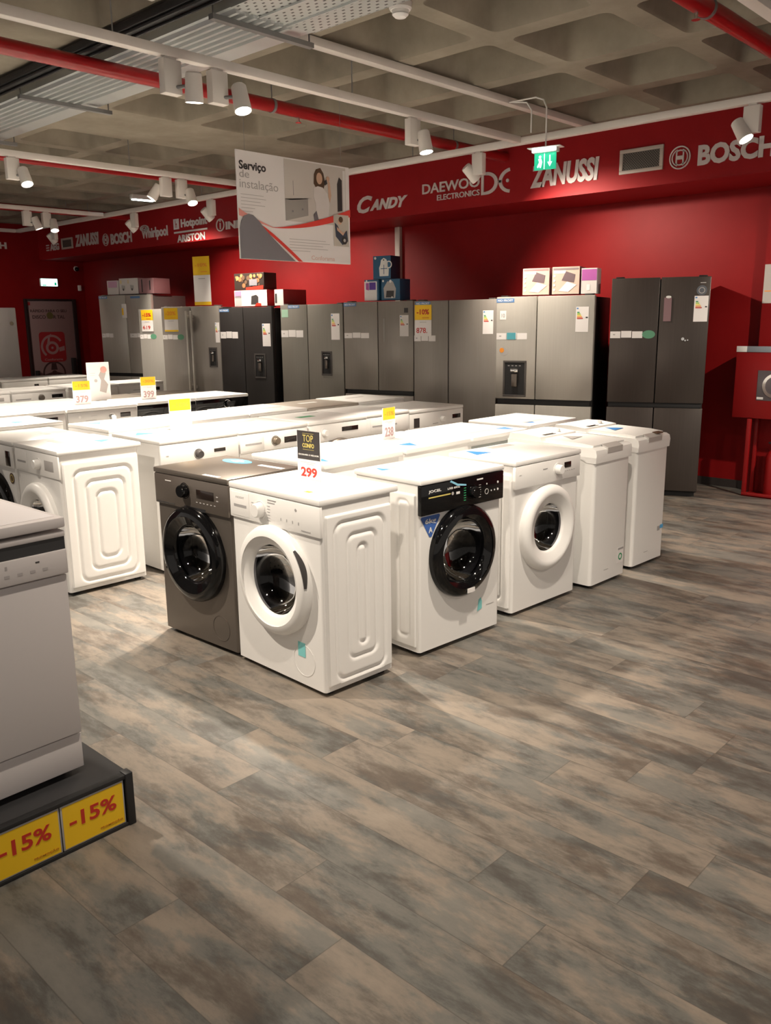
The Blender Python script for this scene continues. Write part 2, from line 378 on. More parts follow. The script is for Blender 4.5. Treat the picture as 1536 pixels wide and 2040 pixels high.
p = pipe('red pipe behind the most distant track at the far left of the ceiling', -11.72, 1, BY-.001, 3.105, .045); pipe_clips(p, -11.72, 3.105, .045, (6.4,))

# galvanised cable tray bundle
def cable_tray():
    t = thing('cable_tray', 'wide galvanised cable tray with corrugated and perforated steel, crossing the ceiling at the upper left', 'cable tray', (0, 0, 0))
    y0, y1, z = 3.07, 3.65, 3.20; b = MB(); b.use(galv)
    n = 7; xa, xb = -11.0, -3.95
    prof = []
    for i in range(n):
        yy = y0 + (y1-y0)*.72*i/n; s = (y1-y0)*.72/n
        prof += [(yy, z), (yy+s*.45, z), (yy+s*.55, z-.022), (yy+s*.9, z-.022)]
    prof += [(y0+(y1-y0)*.74, z), (y1, z), (y1, z+.05), (y1-.004, z+.05), (y1-.004, z+.006), (y0+.004, z+.006), (y0+.004, z+.05), (y0, z+.05)]
    b.prism(prof, xa, xb, 'x'); b.build('corrugated_tray', galv, t, smooth=False)
    b = MB(); b.use(perf); b.box(xb+.001, 3.0, y0, y1, z-.004, z+.004); b.use(galv); b.box(xb+.001, 3, y0-.003, y0, z-.005, z+.055); b.box(xb+.001, 3, y1, y1+.003, z-.005, z+.055)
    for k in (.33, .66): b.box(xb+.001, 3, y0+(y1-y0)*k-.006, y0+(y1-y0)*k+.006, z-.016, z-.004)
    b.build('perforated_tray', perf, t, smooth=False)
    for x in (-4.05, -6.35, -8.0, -9.7):
        b = MB(); b.use(galvd); b.box(x-.02, x+.02, y0-.06, y1+.08, z-.050, z-.023); b.tube([(x, y0-.045, z-.04), (x, y0-.045, CZ-.001)], .005, 6); b.tube([(x, y1+.06, z-.04), (x, y1+.06, CZ-.001)], .005, 6); b.build('support_bracket', galvd, t)
cable_tray()
b = MB(); b.use(blackm); b.box(-11, 3, 2.86, 2.99, 3.20, 3.25, .01); b.tube([(-11, 2.88, 3.188), (3, 2.88, 3.188)], .011, 8); b.tube([(-11, 2.95, 3.19), (3, 2.95, 3.19)], .009, 8)  # black strip and tubes added for the band of ceiling shade beside the tray
tag(b.build('tray_shade_strip', blackm), 'dark strip put in for the shade along the upper side of the galvanised tray', 'cable tray')

# track spotlights
def aim(d):
    d = Vector(d).normalized(); return d.to_track_quat('-Y', 'Z').to_matrix().to_4x4()
def spotlight(x, y, label, head, d, lit=True, alongx=False, power=1., group=None, size=R(70), blend=.7):
    t = thing('track_spotlight', label, 'spotlight', (x, y, TZ-.025), 0, group)
    b = MB(); b.use(offwhite); w = (.055, .028) if alongx else (.028, .055)
    b.box(-w[0], w[0], -w[1], w[1], -.185, -.012, .004); b.box(-w[0]*.5, w[0]*.5, -w[1]*.6, w[1]*.6, -.014, .0); b.build('gear_box', offwhite, t)
    hx, hy, hz = head; D = Vector(d).normalized(); M = T(hx, hy, hz) @ aim(D)
    b = MB(M); b.use(offwhite); b.lathe([(.0, .075), (.038, .075), (.044, .068), (.050, -.062), (.050, -.075), (.046, -.075), (.044, -.055)], 0, 0, 28)
    h = b.build('lamp_head', offwhite, t)
    b = MB(M); b.use(glow if lit else glowdim); b.lathe([(.0, -.060), (.0445, -.060)], 0, 0, 28); b.build('lens', glow if lit else glowdim, h)
    b = MB(); b.use(galvd); b.tube([(0, 0, -.15), (hx*.9, hy*.9, hz+.01)], .010, 8); b.build('swivel_arm', offwhite, t)
    if power > 0:
        l = bpy.data.lights.new('spot_bulb', 'SPOT'); l.energy = SPOT_W*power; l.color = SPOT_C; l.spot_size = size; l.spot_blend = blend; l.shadow_soft_size = .035
        lo = bpy.data.objects.new('spot_bulb', l); COL.objects.link(lo); lo.parent = t; lo.location = Vector(head) + D*.09
        lo.rotation_euler = D.to_track_quat('-Z', 'Y').to_euler()
    return t
SPOTS = [
 # x, y, label, head offset, direction
 (-4.25, 2.87, 'nearest white track spotlight, left one of the close pair over the thick red pipe', (.09, .085, -.15), (-.12, .06, -1), {'power': 3.0, 'size': R(64), 'blend': .5}),
 (-4.25, 3.18, 'white track spotlight, right one of the close pair over the thick red pipe', (.08, .10, -.15), (.32, -.06, -1), {'power': 2.4, 'size': R(62), 'blend': .5}),
 (-4.25, 4.86, 'single white spotlight where the thick red pipe nears the bulkhead, right of the poster', (.06, .06, -.16), (.22, .0, -1), {'power': 2.6, 'size': R(66), 'blend': .5}),
 (-4.69, 6.22, 'white bulkhead spotlight tilted over the wall letters with a tiny dot emblem beside them', (-.08, .0, -.16), (.5, .95, -1), {'alongx': True, 'lit': False, 'power': 1.15, 'size': R(105)}),
 (-2.39, 6.22, 'white bulkhead spotlight at the right edge, glaring above the round ring emblem lettering', (-.06, -.02, -.16), (.62, -.12, -1), {'alongx': True, 'power': .9}),
 (-8.55, 6.22, 'white bulkhead spotlight to the left of the hanging poster, over the two line lettering', (-.08, .0, -.16), (.2, .95, -1), {'alongx': True, 'lit': False, 'power': 1.15, 'size': R(105)}),
 (-10.22, 6.22, 'white bulkhead spotlight above the gothic style wall lettering, third from the far corner end', (-.08, .0, -.16), (.2, .95, -1), {'alongx': True, 'lit': False, 'power': 1.2, 'size': R(105)}),
 (-12.42, 6.22, 'white bulkhead spotlight nearest the far left corner, over the small three letter lettering', (-.08, .0, -.16), (.1, .8, -1), {'alongx': True, 'lit': False, 'power': .35}),
 (-7.57, 3.47, 'leftmost lit spotlight on the middle track, close to the left edge of the photo', (.07, .07, -.16), (.5, .0, -1), {'power': 3.6}),
 (-7.57, 4.98, 'turned away spotlight on the middle track, faint lens, left of a lit one', (-.08, -.07, -.14), (-.3, -.6, -1), {'lit': False, 'power': 1.6}),
 (-7.57, 5.16, 'lit round spotlight at the right end of the middle track, left of the hanging poster', (.07, .06, -.17), (.5, -.1, -1), {'power': 2.6}),
 (-10.9, 5.12, 'spotlight on the most distant track with its head turned right, left of its lit neighbour', (.06, .09, -.15), (.2, .3, -1), {'lit': False, 'power': 1.2}),
 (-10.9, 5.37, 'lit spotlight on the most distant track, above the far left corner of the bulkhead', (.05, .07, -.16), (.4, -.1, -1), {'power': 1.3}),
]
for x, y, lab, h, d, k in SPOTS: spotlight(x, y, lab, h, d, **k)
# unseen lamps outside the picture, most added as fill, some placed by the shadows
for x, y, d, pw in ((-4.25, .9, (.45, .55, -1), 2.0), (-1.72, 1.5, (-.15, .4, -1), .9), (-1.72, 3.1, (-.5, .1, -1), 1.2), (-1.72, 0., (.1, .2, -1), .45), (.9, .8, (-.1, .4, -1), .9), (.9, 2.6, (-.3, .5, -1), .9), (.9, 4.4, (-.3, .6, -1), .7), (-7.57, 1.6, (.2, .5, -1), 2.6), (-10.9, 2.4, (.2, .3, -1), 1.6), (-13.0, 4.0, (-.9, .9, -1), .5)):
    spotlight(x, y, 'unseen white track spotlight added outside the picture', (.07, .05, -.16), d, power=pw, size=R(100), blend=1., group='track spotlights outside the picture')
spotlight(-.4, 6.22, 'unseen white track spotlight added outside the picture', (-.07, 0, -.16), (-.75, .6, -1), power=1.7, size=R(95), blend=1., alongx=True, group='track spotlights outside the picture')

# smoke detector, emergency lights
t = thing('smoke_detector', 'round white smoke detector on the crossing of two ceiling ribs at the top', 'smoke detector', (-3.40, 3.79, CZ))
b = MB(Matrix.Rotation(-PI/2, 4, 'X')); b.use(whitep); b.lathe([(0, .0), (.062, .0), (.062, .03), (.055, .04), (.0, .04)], 0, 0, 32); b.build('detector_base', whitep, t)
b = MB(Matrix.Rotation(-PI/2, 4, 'X')); b.use(whitep); b.lathe([(.048, .04), (.044, .062), (.030, .075), (0, .078)], 0, 0, 32); b.use(blackm); b.lathe([(.0445, .055), (.045, .058)], 0, 0, 32); b.build('detector_head', whitep, t)

t = thing('exit_sign', 'green exit sign under a lit tube, hanging before the bulkhead lettering', 'exit sign', (-3.77, 5.83, 2.715), R(12))
part('lit_housing', whitep, t, lambda b: (b.box(-.10, .10, -.035, .035, .085, .118, .008), b.box(-.13, .13, -.05, .05, .117, .124, .003)))
part('tube', coolglow, t, lambda b: b.box(-.09, .09, -.044, -.0355, .088, .112, .001))
def exs(b):
    b.use(greenlit); b.box(-.085, .085, -.006, .006, -.035, .084); b.use(exitlit)
    b.rect(-.008, -.003, -.03, .078, -.0062); b.rect(.034, .042, .01, .065, -.0062); b.flat([(.02, .018), (.056, .018), (.038, -.015)], -.0062)
    b.disc(-.040, .058, .009, -.0062); b.flat([(-.054, .044), (-.032, .046), (-.022, .02), (-.032, -.02), (-.042, -.02), (-.039, .0), (-.056, -.02), (-.062, -.012), (-.046, .02)], -.0062)
part('pictogram_panel', None, t, exs)
b = MB(); b.use(whitep); b.tube([(0, 0, .12), (0, 0, .40), (-.03, .01, .46), (-.10, .03, .49), (-.352, .10, .500)], .006, 10); b.tube([(-.16, .10, .26), (-.16, .10, .42), (-.20, .10, .48), (-.352, .10, .505)], .006, 10); b.build('conduit', whitep, t)
t = thing('ceiling_light', 'small cool lit strip light on the ceiling left of the hanging poster', 'light', (-10.6, 6.6, CZ-.06), R(85))
part('housing', whitep, t, lambda b: b.box(-.17, .17, -.04, .04, .0, .06, .01)); part('lit_tube', coolglow, t, lambda b: b.box(-.15, .15, -.03, .03, -.012, .002, .003))

# ------------------------------------------------------------------ bulkhead lettering (white cut letters)
LET = mat('white_letters', (.62, .56, .54), .45)
def logo(name, label, x, z, fn, M=None, y=BY-.0005, rz=0.):
    t = thing(name, label, 'wall lettering', (x, y, z), rz); fn(t); return t
def lt(t, s, x0, x1, z0, z1, bold=.02, shear=0., name='lettering', m=None):
    b = MB(); b.use(m or LET); b.text(s, x0, x1, z0, z1, 0, None, bold, shear, .008); return b.build(name, m or LET, t, smooth=False)
def mk(t, name, fn, m=None):
    b = MB(); b.use(m or LET); fn(b); return b.build(name, m or LET, t, smooth=False)
logo('wall_lettering', 'white slanted bold lettering with a large swooping first letter, just right of the hanging poster', -7.13, 2.775, lambda t: (lt(t, 'ANDY', .20, .76, .0, .115, .05, .35), lt(t, 'C', .0, .235, -.015, .165, .035, .35, 'large_letter')))
logo('wall_lettering', 'thin white lettering with a line of small capitals beneath, right of the swooping one', -6.16, 2.79, lambda t: (lt(t, 'DAEWOO', 0, .75, .08, .18, .018), lt(t, 'ELECTRONICS', .20, .75, .0, .055, .012, 0, 'small_lettering')))
def dc(b):
    b.ring(.06, .10, .075, .105, 0, a0=-PI/2, a1=PI/2, t=.008, sx=1.35); b.box(.0, .03, -.008, 0, -.005, .205); b.box(.03, .065, -.008, 0, -.005, .022); b.box(.03, .065, -.008, 0, .178, .205)
    b.ring(.36, .10, .085, .115, 0, a0=PI*.55, a1=PI*1.45, t=.008, sx=1.3); b.flat([(.19, .10), (.24, .085), (.24, .115)], 0, t=.008); b.disc(.315, .10, .017, 0, t=.008)
logo('wall_emblem', 'white fish shaped emblem of two curved letters with a dot on the bulkhead', -5.39, 2.79, lambda t: mk(t, 'emblem', dc))
logo('wall_lettering', 'large white condensed slanted lettering partly behind the hanging exit sign', -4.81, 2.785, lambda t: lt(t, 'ZANUSSI', 0, .72, 0, .20, .045, .12))
def ringem(b): b.ring(.09, .09, .082, .092, 0, t=.008); b.ring(.09, .09, .052, .062, 0, t=.008, a0=R(50), a1=R(130)); b.ring(.09, .09, .062, .070, 0, t=.008, a0=R(-70), a1=R(70)); b.ring(.09, .09, .062, .070, 0, t=.008, a0=R(110), a1=R(250)); b.ring(.09, .09, .052, .062, 0, t=.008, a0=R(230), a1=R(310)); b.box(.055, .066, -.008, 0, .035, .145); b.box(.114, .125, -.008, 0, .035, .145); b.box(.066, .114, -.008, 0, .075, .105)
def bosch(t): mk(t, 'ring_emblem', ringem); lt(t, 'BOSCH', .245, .86, .005, .165, .045)
logo('wall_lettering', 'large white block lettering after a ring emblem, right end of the bulkhead', -3.43, 2.785, bosch)
logo('wall_lettering', 'small white three letter lettering at the far left corner of the bulkhead', -14.70, 2.81, lambda t: (lt(t, 'AEG', .14, .46, 0, .115, .05), mk(t, 'bars', lambda b: [b.box(0, .10, -.008, 0, z, z+.02) for z in (.005, .045, .085)])))
logo('wall_lettering', 'white condensed slanted lettering right of the small far vent grille', -13.67, 2.815, lambda t: lt(t, 'ZANUSSI', 0, .76, 0, .19, .045, .12))
logo('wall_lettering', 'small white block lettering after a ring emblem, far left half of the bulkhead', -12.79, 2.775, bosch)
logo('wall_lettering', 'white narrow lettering with a small oval loop above its start on the far bulkhead', -11.70, 2.78, lambda t: (lt(t, 'Whirlpool', .05, .74, -.015, .165, .03, .0), mk(t, 'oval_loop', lambda b: (b.ring(.13, .17, .03, .045, 0, t=.008, sx=2.6), b.ring(.13, .17, .012, .02, 0, t=.008, sx=3.)))))
def hot(t): lt(t, 'Hotpoint', .18, .80, .165, .305, .04); mk(t, 'square_emblem', lambda b: (b.box(0, .13, -.008, 0, .18, .32),)); mk(t, 'bar', lambda b: b.box(0, .80, -.008, 0, .125, .148)); lt(t, 'ARISTON', .07, .74, .0, .10, .035, 0, 'lower_lettering'); b = MB(); b.use(bulkred); b.rect(.045, .055, .20, .30, -.008); b.rect(.075, .085, .20, .26, -.008); b.rect(.055, .085, .245, .255, -.008); b.build('emblem_mark', bulkred, t)
logo('wall_lettering', 'white two line lettering separated by a horizontal bar with a square emblem at its start', -10.80, 2.69, hot)
logo('wall_lettering', 'white lettering after an oval ring emblem, running behind the left edge of the hanging poster', -9.80, 2.765, lambda t: (mk(t, 'oval_emblem', lambda b: (b.ring(.09, .082, .066, .082, 0, t=.008, sx=1.1), b.box(.08, .10, -.008, 0, .03, .11), b.disc(.09, .135, .012, 0, t=.008))), lt(t, 'INDESIT', .21, 1.0, .015, .115, .045)))
t = logo('wall_lettering', 'end of a white lettering on the left wall, one letter visible', LX+.0005, 2.84, lambda t: lt(t, 'BOSCH', 0, .62, 0, .11, .045), rz=R(90)); t.location = (LX+.0005, 6.02, 2.84)

def vent(x, z, w, h, label):
    t = thing('vent_grille', label, 'vent', (x, BY-.0005, z)); f = .03
    part('frame', beige, t, lambda b: (b.box(0, w, -.02, 0, 0, f, .003), b.box(0, w, -.02, 0, h-f, h, .003), b.box(0, f, -.02, 0, f, h-f, .003), b.box(w-f, w, -.02, 0, f, h-f, .003)))
    part('mesh_panel', grillem, t, lambda b: b.box(f, w-f, -.008, 0, f, h-f))
vent(-3.885, 2.80, .40, .20, 'beige framed rectangular vent grille on the bulkhead between two letterings at the right')
vent(-14.13, 2.805, .38, .175, 'small dark vent grille near the far left corner of the bulkhead')

b = MB(); b.use(beige); b.box(-7.25, -7.17, WY-.05, WY, 1.2, BZ-.002, .006); tag(b.build('wall_conduit', beige), 'vertical beige conduit on the red wall above the stacked blue boxes', 'conduit')

# ------------------------------------------------------------------ hanging poster
def poster():
    t = thing('hanging_poster', 'large hanging poster with a red wave, grey curve and a woman in a kitchen', 'poster', (-4.9, 3.79, 2.01), R(90)); W_, H_ = 1.07, .71
    part('panel', cardw, t, lambda b: b.box(0, W_, .0, .012, 0, H_, .001), smooth=False)
    def photo(b):
        b.use(mat('kitchen_print', (.58, .54, .50), .6)); b.rect(.42, 1.03, .28, .70, -.0006)
        b.use(mat('counter_print', (.33, .31, .29), .6)); b.flat([(.42, .28), (.64, .33), (.64, .45), (.42, .43)], -.0016); b.use(midg); b.flat([(.42, .43), (.64, .45), (.69, .452), (.47, .425)], -.0016)
        b.use(greyp); b.disc(.49, .35, .007, -.0026); b.disc(.585, .37, .007, -.0026); b.rect(.50, .503, .46, .56, -.0016)
        b.use(darkp); b.flat([(.94, .38), (.99, .39), (.99, .61), (.96, .63), (.94, .58)], -.0016); b.use(markw); b.rect(1.0, 1.025, .33, .68, -.0016)
    part('kitchen_photo', None, t, photo, smooth=False)
    def woman(b):
        b.use(brown); b.flat([(.725, .66), (.705, .625), (.70, .56), (.725, .53), (.80, .53), (.815, .58), (.80, .64), (.77, .675)], -.0028)
        b.use(skin); b.disc(.757, .60, .030, -.004, sz=1.35); b.flat([(.84, .60), (.862, .58), (.875, .49), (.86, .44), (.845, .48)], -.004); b.disc(.842, .605, .018, -.005)
        b.use(mat('shirt_print', (.66, .62, .60), .6)); b.flat([(.70, .53), (.74, .545), (.79, .54), (.835, .50), (.855, .42), (.84, .33), (.72, .31), (.715, .42), (.695, .47)], -.0032)
        b.use(darkp); b.flat([(.80, .585), (.828, .60), (.835, .57), (.81, .555)], -.0055)
        b.use(mat('denim_print', (.14, .13, .14), .6)); b.flat([(.69, .34), (.72, .37), (.74, .31), (.84, .33), (.85, .30), (.70, .27)], -.0042)
    part('woman_print', None, t, woman, smooth=False)
    def waves(b):
        n = 24
        def f1(x): return .245 + .55*max(0, x-.28)**2*.55 + (.06 if x < .3 else 0)*(1 - x/.3) if True else 0
        b.use(redp); top = [(.30 + .77*i/n, .225 + .13*(i/n)**1.5 + .03*(i/n)) for i in range(n+1)]; bot = [(.30 + .77*i/n, .218 + .115*(i/n)**2.2) for i in range(n+1)]
        top[-1] = (W_, .405); top = [(x, .225 + .18*((x-.30)/.77)**1.4) for x, _ in top]; bot = [(x, .222 + .13*((x-.30)/.77)**1.9) for x, _ in bot]
        for i in range(n): b.flat([bot[i], bot[i+1], top[i+1], top[i]], -.0055)
        b.use(mat('pale_red_print', (.74, .30, .27), .55)); up = [(x*.30/n, .335 - .11*(x/n)**.8) for x in range(n+1)]; lo = [(x*.30/n, .285 - .065*(x/n)**1.0) for x in range(n+1)]
        for i in range(n): b.flat([lo[i], lo[i+1], up[i+1], up[i]], -.0045)
        b.use(redp); a = [(.17 + .38*i/n, .235 - .235*(i/n)**1.15) for i in range(n+1)]
        for i in range(n): b.flat([(a[i][0]-.02, a[i][1]), (a[i+1][0]-.02, a[i+1][1]), (a[i+1][0]+.022, a[i+1][1]), (a[i][0]+.022, a[i][1])], -.0035)
        b.use(greyp); g = [(0, 0), (.50, 0), (.40, .07), (.30, .145), (.22, .21), (.17, .26), (.12, .295), (.08, .30), (.04, .285), (.015, .25), (0, .20)]; b.flat(g, -.0062)
    part('wave_print', None, t, waves, smooth=False)
    def txt(b):
        b.use(darkp); b.text('Serviço', .02, .255, .575, .645, -.0006, None, .03); b.use(midg); b.text('de', .02, .105, .535, .585, -.0006, None, .0); b.text('instalação', .02, .36, .455, .525, -.0006, None, .0)
        for i, w in enumerate((.20, .22, .17, .21, .12, .10)): b.rect(.025, .025+w, .425-.022*i, .428-.022*i, -.0006)
        for i, w in enumerate((.36, .40, .33, .38, .20)): b.rect(.45, .45+w, .155-.02*i, .158-.02*i, -.0006)
    part('printed_text', None, t, txt, smooth=False)
    part('footer_lettering', mat('pale_pink_print', (.70, .50, .46), .5), t, lambda b: b.text('Conforama', .66, .90, .018, .05, -.0006, None, .01), smooth=False)
    def worker(b):
        b.use(mat('inset_print', (.52, .48, .42), .6)); b.rect(.89, 1.05, .13, .36, -.0062)
        b.use(skin); b.disc(.955, .31, .022, -.0072); b.use(brown); b.disc(.965, .325, .022, -.0082); b.use(mat('overalls_print', (.05, .06, .09), .6)); b.flat([(.90, .30), (.93, .28), (.97, .22), (1.03, .25), (1.04, .17), (.98, .14), (.91, .20)], -.0075); b.use(skin); b.flat([(.92, .27), (.99, .23), (1.02, .25), (.985, .21), (.925, .245)], -.0085)
        b.use(darkp); b.disc(1.0, .175, .03, -.0088); b.use(midg); b.disc(1.0, .175, .012, -.0098)
    part('worker_print', None, t, worker, smooth=False)
    for x in (.08, .99): part('hanging_wire', galvd, t, lambda b: b.tube([(x, .006, H_), (x, .006, CZ-2.01+.02)], .0015, 6))
poster()

# ------------------------------------------------------------------ washing machines
def emboss(b, x, y0, y1, z0, z1, rects, side, dep=.009, sg=.0085, ny=84, nz=130, back=.010):
    # pressed steel side panel: rounded rectangular grooves; rects = (y fraction range, z fraction range from the top, corner radius)
    R_ = []
    for a0, a1, c0, c1, r in rects:
        ya, yb = y0+(y1-y0)*a0, y0+(y1-y0)*a1; za, zb = z1-(z1-z0)*c1, z1-(z1-z0)*c0
        R_.append(((ya+yb)/2, (za+zb)/2, (yb-ya)/2, (zb-za)/2, r))
    vs = []; fs = []
    for j in range(nz+1):
        z = z0+(z1-z0)*j/nz
        for i in range(ny+1):
            y = y0+(y1-y0)*i/ny; h = 0
            for cy, cz, a, c, r in R_:
                qx, qz = abs(y-cy)-(a-r), abs(z-cz)-(c-r)
                sd = math.hypot(max(qx, 0), max(qz, 0)) + min(max(qx, qz), 0) - r
                if abs(sd) < .03: h -= dep*math.exp(-(sd/sg)**2)
            if i in (0, ny) or j in (0, nz): h = -back
            vs.append((x + side*h, y, z))
    for j in range(nz):
        for i in range(ny): k = j*(ny+1)+i; fs.append((k, k+1, k+ny+2, k+ny+1))
    b.add(vs, fs)

def washer(label, x, y, rz, w=.60, d=.55, h=.86, bm=white, pm=whitep, top=None, ph=.13, proud=.010, over=.0, lip=.0,
           ro=.235, ri=.145, rm=whitep, dcx=0., dcz=.44, door=True, knob=None, disp=None, drawer=None, marks=(), emb=None, embside=1,
           stickers=None, extra=None, handle=None, kick=None, feet=True, group=None, cat='washing machine', name='washing_machine', slab=.028, inner=True, narrow=0.):
    t = thing(name, label, cat, (x, y, 0), rz, group); r = .014; ins = .010 if emb else 0.
    xl, xr = -w/2 + (ins if embside < 0 else 0), w/2 - (ins if embside > 0 else 0); zb, zt = .022, h-slab
    def body(b):
        out = rrect(xl, xr, 0, d, r, 4); n = len(out); vs = [(p[0], p[1], zb) for p in out] + [(p[0], p[1], zt) for p in out]; fs = []
        for i in range(n):
            j = (i+1) % n
            if out[i][1] < 1e-6 and out[j][1] < 1e-6 and abs(out[i][0]-out[j][0]) > .1: continue
            fs.append((i, j, n+j, n+i))
        fs += [tuple(range(n)), tuple(range(2*n-1, n-1, -1))]; b.add(vs, fs)
        x0, x1 = xl+r, xr-r
        if not (door and inner): b.add([(x0, 0, zb), (x1, 0, zb), (x1, 0, zt), (x0, 0, zt)], [(0, 1, 2, 3)]); return
        rh = ri+.012; N = 64; vs = []; fs = []
        for i in range(N):
            a = 2*PI*(i+.5)/N; c, s = math.cos(a), math.sin(a); vs.append((dcx+rh*c, 0, dcz+rh*s))
            tx = ((x1-dcx)/c if c > 0 else (x0-dcx)/c); tz = ((zt-dcz)/s if s > 0 else (zb-dcz)/s); k = min(tx, tz); vs.append((dcx+k*c, 0, dcz+k*s))
        for i in range(N):
            j = (i+1) % N; fs.append((2*i, 2*i+1, 2*j+1, 2*j))
            p, q = vs[2*i+1], vs[2*j+1]
            if abs(p[0]-q[0]) > 1e-5 and abs(p[2]-q[2]) > 1e-5:
                cx_ = x1 if max(p[0], q[0]) > x1-1e-6 else x0; cz_ = zt if max(p[2], q[2]) > zt-1e-6 else zb
                vs.append((cx_, 0, cz_)); fs.append((2*i+1, len(vs)-1, 2*j+1))
        b.add(vs, fs)
    part('body', bm, t, body, angle=40)
    if emb: part('side_panel', bm, t, lambda b: emboss(b, embside*w/2, .018, d-.012, zb+.02, zt-.045, emb, embside), angle=60)
    part('worktop', top or bm, t, lambda b: b.box(-w/2-lip, w/2+lip, -proud-.002, d+over, h-slab, h, .007))
    def panel(b):
        z1, z0 = h-slab-.001, h-slab-ph
        b.box(-w/2+.002, w/2-.002, -proud, .004, z0, z1, .006)
    cp = part('control_panel', pm, t, panel)
    zc = h-slab-ph/2; yp = -proud
    if kick: part('kickboard', bm, t, lambda b: b.box(-w/2+.004, w/2-.004, -.004, .004, zb+.004, zb+kick, .002))
    if knob:
        kx, kr, km = knob[:3]; kz = zc + (knob[3] if len(knob) > 3 else 0)
        part('knob', km, t, lambda b: (b.lathe([(0, yp-.034), (kr*.80, yp-.034), (kr*.92, yp-.028), (kr, yp-.004), (kr, yp)], kx, kz, 32), b.lathe([(kr+.004, yp-.002), (kr+.007, yp-.002), (kr+.007, yp), (kr+.004, yp)], kx, kz, 32)))
    if disp:
        a, c, e, f, dm = disp; part('display', dm, t, lambda b: b.box(a, c, yp-.0018, yp, zc+e, zc+f, .0006))
    if drawer:
        a, c = drawer
        def dr(b):
            z0, z1 = h-slab-ph+.012, h-slab-.014
            b.box(a, c, yp-.0014, yp, z0, z1, .0006)
        dro = part('detergent_drawer', pm, t, dr)
        b = MB(); b.use(markg); b.box(a+.02, c-.02, yp-.0024, yp-.0012, zc-.014, zc-.002, 0); b.build('drawer_grip', markg, dro)
    if marks:
        b = MB()
        for m_, kind, *q in marks:
            b.use(m_)
            if kind == 'r': b.rect(q[0], q[1], zc+q[2], zc+q[3], yp-.0006)
            elif kind == 'd': b.disc(q[0], zc+q[1], q[2], yp-.0006)
            elif kind == 't': b.text(q[0], q[1], q[2], zc+q[3], zc+q[4], yp-.0004, None, .02)
            elif kind == 'o': b.ring(q[0], zc+q[1], q[2], q[3], yp-.0004)
        b.build('printed_marks', None, cp, smooth=False)
    if door:
        b = MB(); b.use(rm); b.lathe([(ro, .0), (ro, -.020), (ro-.006, -.034), (ro-.022, -.046), (ro-.045, -.050), ((ro+ri)/2, -.044), (ri+.012, -.030), (ri+.003, -.020), (ri, -.006), (ri, .0)], dcx, dcz, 72)
        dob = b.build('door', rm, t, angle=50)
        b = MB(); b.use(glass); b.lathe([(ri-.0005, -.012), (ri*.95, .012), (ri*.84, .045), (ri*.62, .075), (ri*.30, .090), (0, .093)], dcx, dcz, 56); b.build('door_glass', glass, dob, angle=80)
        if inner:
            b = MB(); b.use(rubber); b.lathe([(ri+.014, .0), (ri+.02, .03), (ri+.004, .055), (ri+.010, .085), (ri+.03, .10)], dcx, dcz, 48); b.build('door_seal', rubber, t, angle=50)
            dd = min(d-.05, .36); b = MB(); b.use(drumm); b.lathe([(ri+.03, .10), (ri+.055, .12), (ri+.055, dd-.03), (ri+.03, dd), (0, dd)], dcx, dcz, 48)
            for k in range(3):
                a = 2*PI*k/3+.4; c, s = math.cos(a), math.sin(a); rr = ri+.05; p = [(dcx+rr*c-.03*s, dcz+rr*s+.03*c), (dcx+(rr-.045)*c, dcz+(rr-.045)*s), (dcx+rr*c+.03*s, dcz+rr*s-.03*c)]; b.prism(p, .12, dd-.02, 'y')
            b.build('drum', drumm, t, angle=50)
        if handle:
            a0, a1, hm = handle; vs = []; fs = []; n = 16
            b = MB(); b.use(hm)
            for i in range(n+1):
                a = R(a0+(a1-a0)*i/n); k = math.sin(PI*i/n)*.010+.0005
                for rr, yy in ((ro+.0012, -.034+k*1.6), (ro+.0008, -.034), (ro-.0062-k*.25, -.0415)): vs.append((dcx+rr*math.cos(a), yy, dcz+rr*math.sin(a)))
            for i in range(n):
                for j in range(2): fs.append((i*3+j, i*3+j+1, i*3+j+4, i*3+j+3))
            b.add(vs, fs); b.build('door_handle', hm, dob, recalc=False)
    if feet:
        for fx in (-w/2+.05, w/2-.05):
            for fy in (.05, d-.05):
                o = MB(); o.use(blackm); o.box(fx-.018, fx+.018, fy-.018, fy+.018, 0, .024, .004); o.build('foot', blackm, t)
    if stickers:
        for nm, m_, fn in stickers: part(nm, m_, t, fn, smooth=False)
    if extra: extra(t, h, slab, ph, yp, zc)
    return t
def top_sticker(m_, x0, x1, y0, y1, h, kind='tri'):
    def fn(b):
        if kind == 'tri': b.prism([(x0, y0), (x1, y0), ((x0+x1)/2, y1)], h, h+.0008, 'z')
        elif kind == 'oval': b.prism([((x0+x1)/2+(x1-x0)/2*math.cos(2*PI*i/20), (y0+y1)/2+(y1-y0)/2*math.sin(2*PI*i/20)) for i in range(20)], h, h+.0008, 'z')
        else: b.box(x0, x1, y0, y1, h, h+.0008)
    return fn
S_, E_, W_ = 0., PI/2, -PI/2
GR3 = [(.13, .89, .055, .97, .045), (.32, .75, .135, .865, .035), (.475, .60, .205, .79, .022)]
GRL = [(.13, .90, .075, .955, .05), (.28, .79, .165, .875, .045), (.41, .67, .255, .79, .04)]
